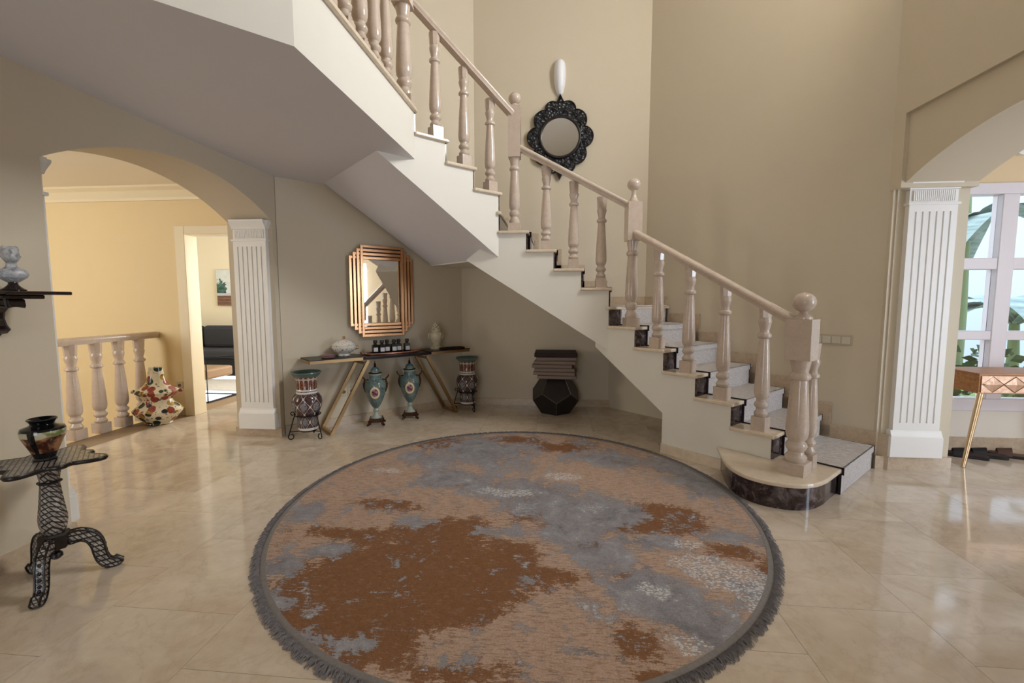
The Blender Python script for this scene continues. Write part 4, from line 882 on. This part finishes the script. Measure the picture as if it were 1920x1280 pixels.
# ------------------------------------------------------------------ entrance console, sandals, garden
ec = thing('entrance_console', 'oak console with copper diamond drawer front and slim brass legs below the window', 'table', (3.93, 4.10, 0), 0)
MB().box(-.58,.58,-.17,.22,.615,.765).obj('case', OAK, ec, bevel=.004)
MB().box(-.585,.585,-.175,.225,.765,.778).obj('top', OAK, ec, bevel=.003)
DF = NT('hammered_copper', .42, .6); DF.set('Base Color', DF.mix(DF.noise(DF.co(), 22, 3), srgb(176,132,102), srgb(216,182,156))); DF.bump(DF.noise(DF.co(), 30, 2), .3, .01); DF = DF.m
dr = MB().box(-.565,.565,-.178,-.17,.625,.757).obj('drawer_front', DF, ec)
for k in range(7):
    cx = -.565+.1614*(k+.5); a = .076
    MB().add([(cx-a,-.180,.691),(cx,-.180,.629),(cx+a,-.180,.691),(cx,-.180,.753),(cx,-.192,.691)], [(0,1,4),(1,2,4),(2,3,4),(3,0,4),(3,2,1,0)]).obj('diamond_panel', DF, dr)
GROV = plain('copper_groove', srgb(120,84,58), .5, .5)
for k in range(8):
    cx = -.565+.1614*k
    for sg in (-1, 1): MB().bar((max(-.56, min(.56, cx-.08)), -.181, .691-sg*.062 if abs(cx) < .56 else .691), (max(-.56, min(.56, cx+.08)), -.181, .691+sg*.062 if abs(cx) < .56 else .691), [(-.002,-.002),(.002,-.002),(.002,.002),(-.002,.002)]).obj('groove_strip', GROV, dr)
for sx in (-1, 1):
    for y0, y1 in ((-.14,-.145), (.19,.195)):
        MB().tube([(sx*.535, y0, .615), (sx*.62, y1, .004)], lambda t: .023-.009*t, 14).obj('leg', BRASS, ec, smooth=50)
foot = [(-.03,-.13),(.0,-.138),(.03,-.13),(.038,-.09),(.034,-.02),(.042,.05),(.046,.09),(.034,.128),(.008,.14),(-.022,.13),(-.04,.09),(-.04,.03),(-.034,-.04),(-.036,-.1)]
foot = smooth_poly(foot+[foot[0]], 0, len(foot), 3)[:-1]
def sandal(x, y, rz, up, label, group):
    t = thing('sandal', label, 'sandal', (x, y, 0), rz, group); t.scale = (1.05, 1.05, 1.45)
    MB().prism(foot, 0, .016).obj('sole', plain('dark_rubber', srgb(34,28,28), .8), t, bevel=.004)
    MB().prism([(a*.93, b*.95) for a, b in foot], .016, .024).obj('footbed', plain('sandal_footbed', srgb(58,42,36) if up is BLK else srgb(104,78,62), .8), t, bevel=.003)
    m_ = MB(); V = []; F = []
    for j, yy in enumerate((.0, .03, .06, .085)):
        for i in range(9):
            a = math.pi*i/8; V += [(-.043*math.cos(a), yy, .012+.048*math.sin(a)*(1-.25*j/3)), (-.037*math.cos(a), yy, .012+.043*math.sin(a)*(1-.25*j/3))]
    for j in range(3):
        for i in range(8):
            p = j*18+i*2; q = p+18; F += [(p,p+2,q+2,q), (p+1,q+1,q+3,p+3)]
    for j in (0, 3):
        for i in range(8): p = j*18+i*2; F.append((p,p+1,p+3,p+2))
    m_.add(V, F).obj('strap', up, t, smooth=50)
BLK = plain('black_leather', srgb(26,20,20), .6); BRN = plain('brown_leather', srgb(88,60,44), .6)
sandal(3.55, 4.22, R(62), BLK, 'black leather slide sandal on the floor under the entrance console', 'pair of black sandals')
sandal(3.72, 4.24, R(66), BLK, 'black leather slide sandal on the floor under the entrance console', 'pair of black sandals')
sandal(3.93, 4.25, R(60), BRN, 'brown leather slide sandal on the floor under the entrance console', 'pair of brown sandals')
sandal(4.19, 4.21, R(64), BRN, 'brown leather slide sandal on the floor under the entrance console', 'pair of brown sandals')

o = MB().box(2, 16, 4.75, 24, -.35, -.3).obj('ground', plain('lawn_green', srgb(120,142,82), .95, var=.3, scale=4)); tag(o, 'sunlit lawn outside the entrance window', 'lawn', kind='structure')
LEAF = NT('banana_leaf', .5); LEAF.set('Base Color', LEAF.ramp(LEAF.noise(LEAF.co((1,1,6)), 4, 3), (.3, srgb(112,140,140)), (.7, srgb(168,190,190)))); LEAF = LEAF.m
def banana(x, y, h, n_, label, seed):
    random.seed(seed)
    t = thing('banana_plant', label, 'plant', (x, y, -.3), 0, 'banana plants outside the window')
    MB().tube([(0,0,0),(.02,0,h*.5),(0,.02,h)], lambda q: .09-.04*q, 12).obj('stem', plain('banana_stem', srgb(110,130,90), .7), t, smooth=50)
    for k in range(n_):
        a = 2*math.pi*k/n_+random.uniform(-.4,.4); L = random.uniform(1.1, 1.7); w_ = random.uniform(.2, .3); tl = random.uniform(.3, .9); V = []; F = []
        for i in range(12):
            q = i/11; r_ = L*q*math.cos(tl*.6)*.8; z_ = h*.8+L*(q*1.1-q*q*(.9+tl*.5)); ww = w_*math.sin(math.pi*min(.98, q*.85+.12))
            c_ = Vector((r_*math.cos(a), r_*math.sin(a), z_)); sd = Vector((-math.sin(a), math.cos(a), 0))
            V += [c_-sd*ww+Vector((0,0,.05)), c_, c_+sd*ww+Vector((0,0,.05)), c_-Vector((0,0,.012))]
        for i in range(11):
            p = i*4; q = p+4; F += [(p,p+1,q+1,q), (p+1,p+2,q+2,q+1), (p,q,q+3,p+3), (p+3,q+3,q+2,p+2)]
        MB().add(V, F).obj('leaf', LEAF, t, smooth=60)
banana(5.3, 6.6, 3.0, 9, 'tall banana plant with broad torn leaves outside the entrance window', 3)
banana(6.9, 7.6, 1.6, 8, 'shorter banana plant standing farther out in the garden', 5)
o = MB().box(3.5, 13, 13, 13.2, -.3, .75).obj('garden_wall', plain('garden_white', srgb(220,222,226), .7)); tag(o, 'low white garden wall beyond the lawn', 'wall', kind='structure')
hs = thing('neighbour_house', 'pale house standing beyond the garden outside the window', 'house', (11.5, 9.5, -.3), 0)
MB().box(-3.4, 3, 0, 3, 0, 4.2).obj('house_wall', plain('house_render', srgb(204,212,228), .8), hs)
MB().prism([(-3.6,4.2),(3.2,4.2),(-.2,5.6)], -.2, 3.2, lambda a, b, c: (a, c, b)).obj('roof', plain('roof_tile', srgb(150,110,92), .8), hs)
HL = plain('shrub_leaf', srgb(52,84,50), .6, var=.4, scale=6)
def shrub(x, y, s, label, seed):
    random.seed(seed); t = thing('shrub', label, 'shrub', (x, y, -.3), 0, 'shrubs outside the window')
    m_ = MB()
    for k in range(260):
        a, b = random.uniform(0, 2*math.pi), random.uniform(.1, 1); r_ = s*.7*math.sqrt(random.random()); c_ = Vector((r_*math.cos(a), r_*math.sin(a), s*1.1*b))
        d1 = Vector((random.uniform(-1,1), random.uniform(-1,1), random.uniform(-.3,1))).normalized()*.14*s; d2 = d1.cross(Vector((random.random(),random.random(),random.random()))).normalized()*.05*s
        m_.add([c_, c_+d1*.5+d2, c_+d1, c_+d1*.5-d2, c_+d1*.5+d1.cross(d2)*.15], [(0,1,4),(1,2,4),(2,3,4),(3,0,4),(3,2,1,0)])
    m_.obj('foliage', HL, t)['kind'] = 'stuff'
    MB().tube([(0,0,0),(0,0,s*.6)], .03, 8).obj('stem', OAK, t)
shrub(5.1, 5.5, 1.0, 'dark green shrub close outside the entrance window', 11)
shrub(7.2, 5.9, 1.25, 'taller dark green shrub beside the garden path', 12)
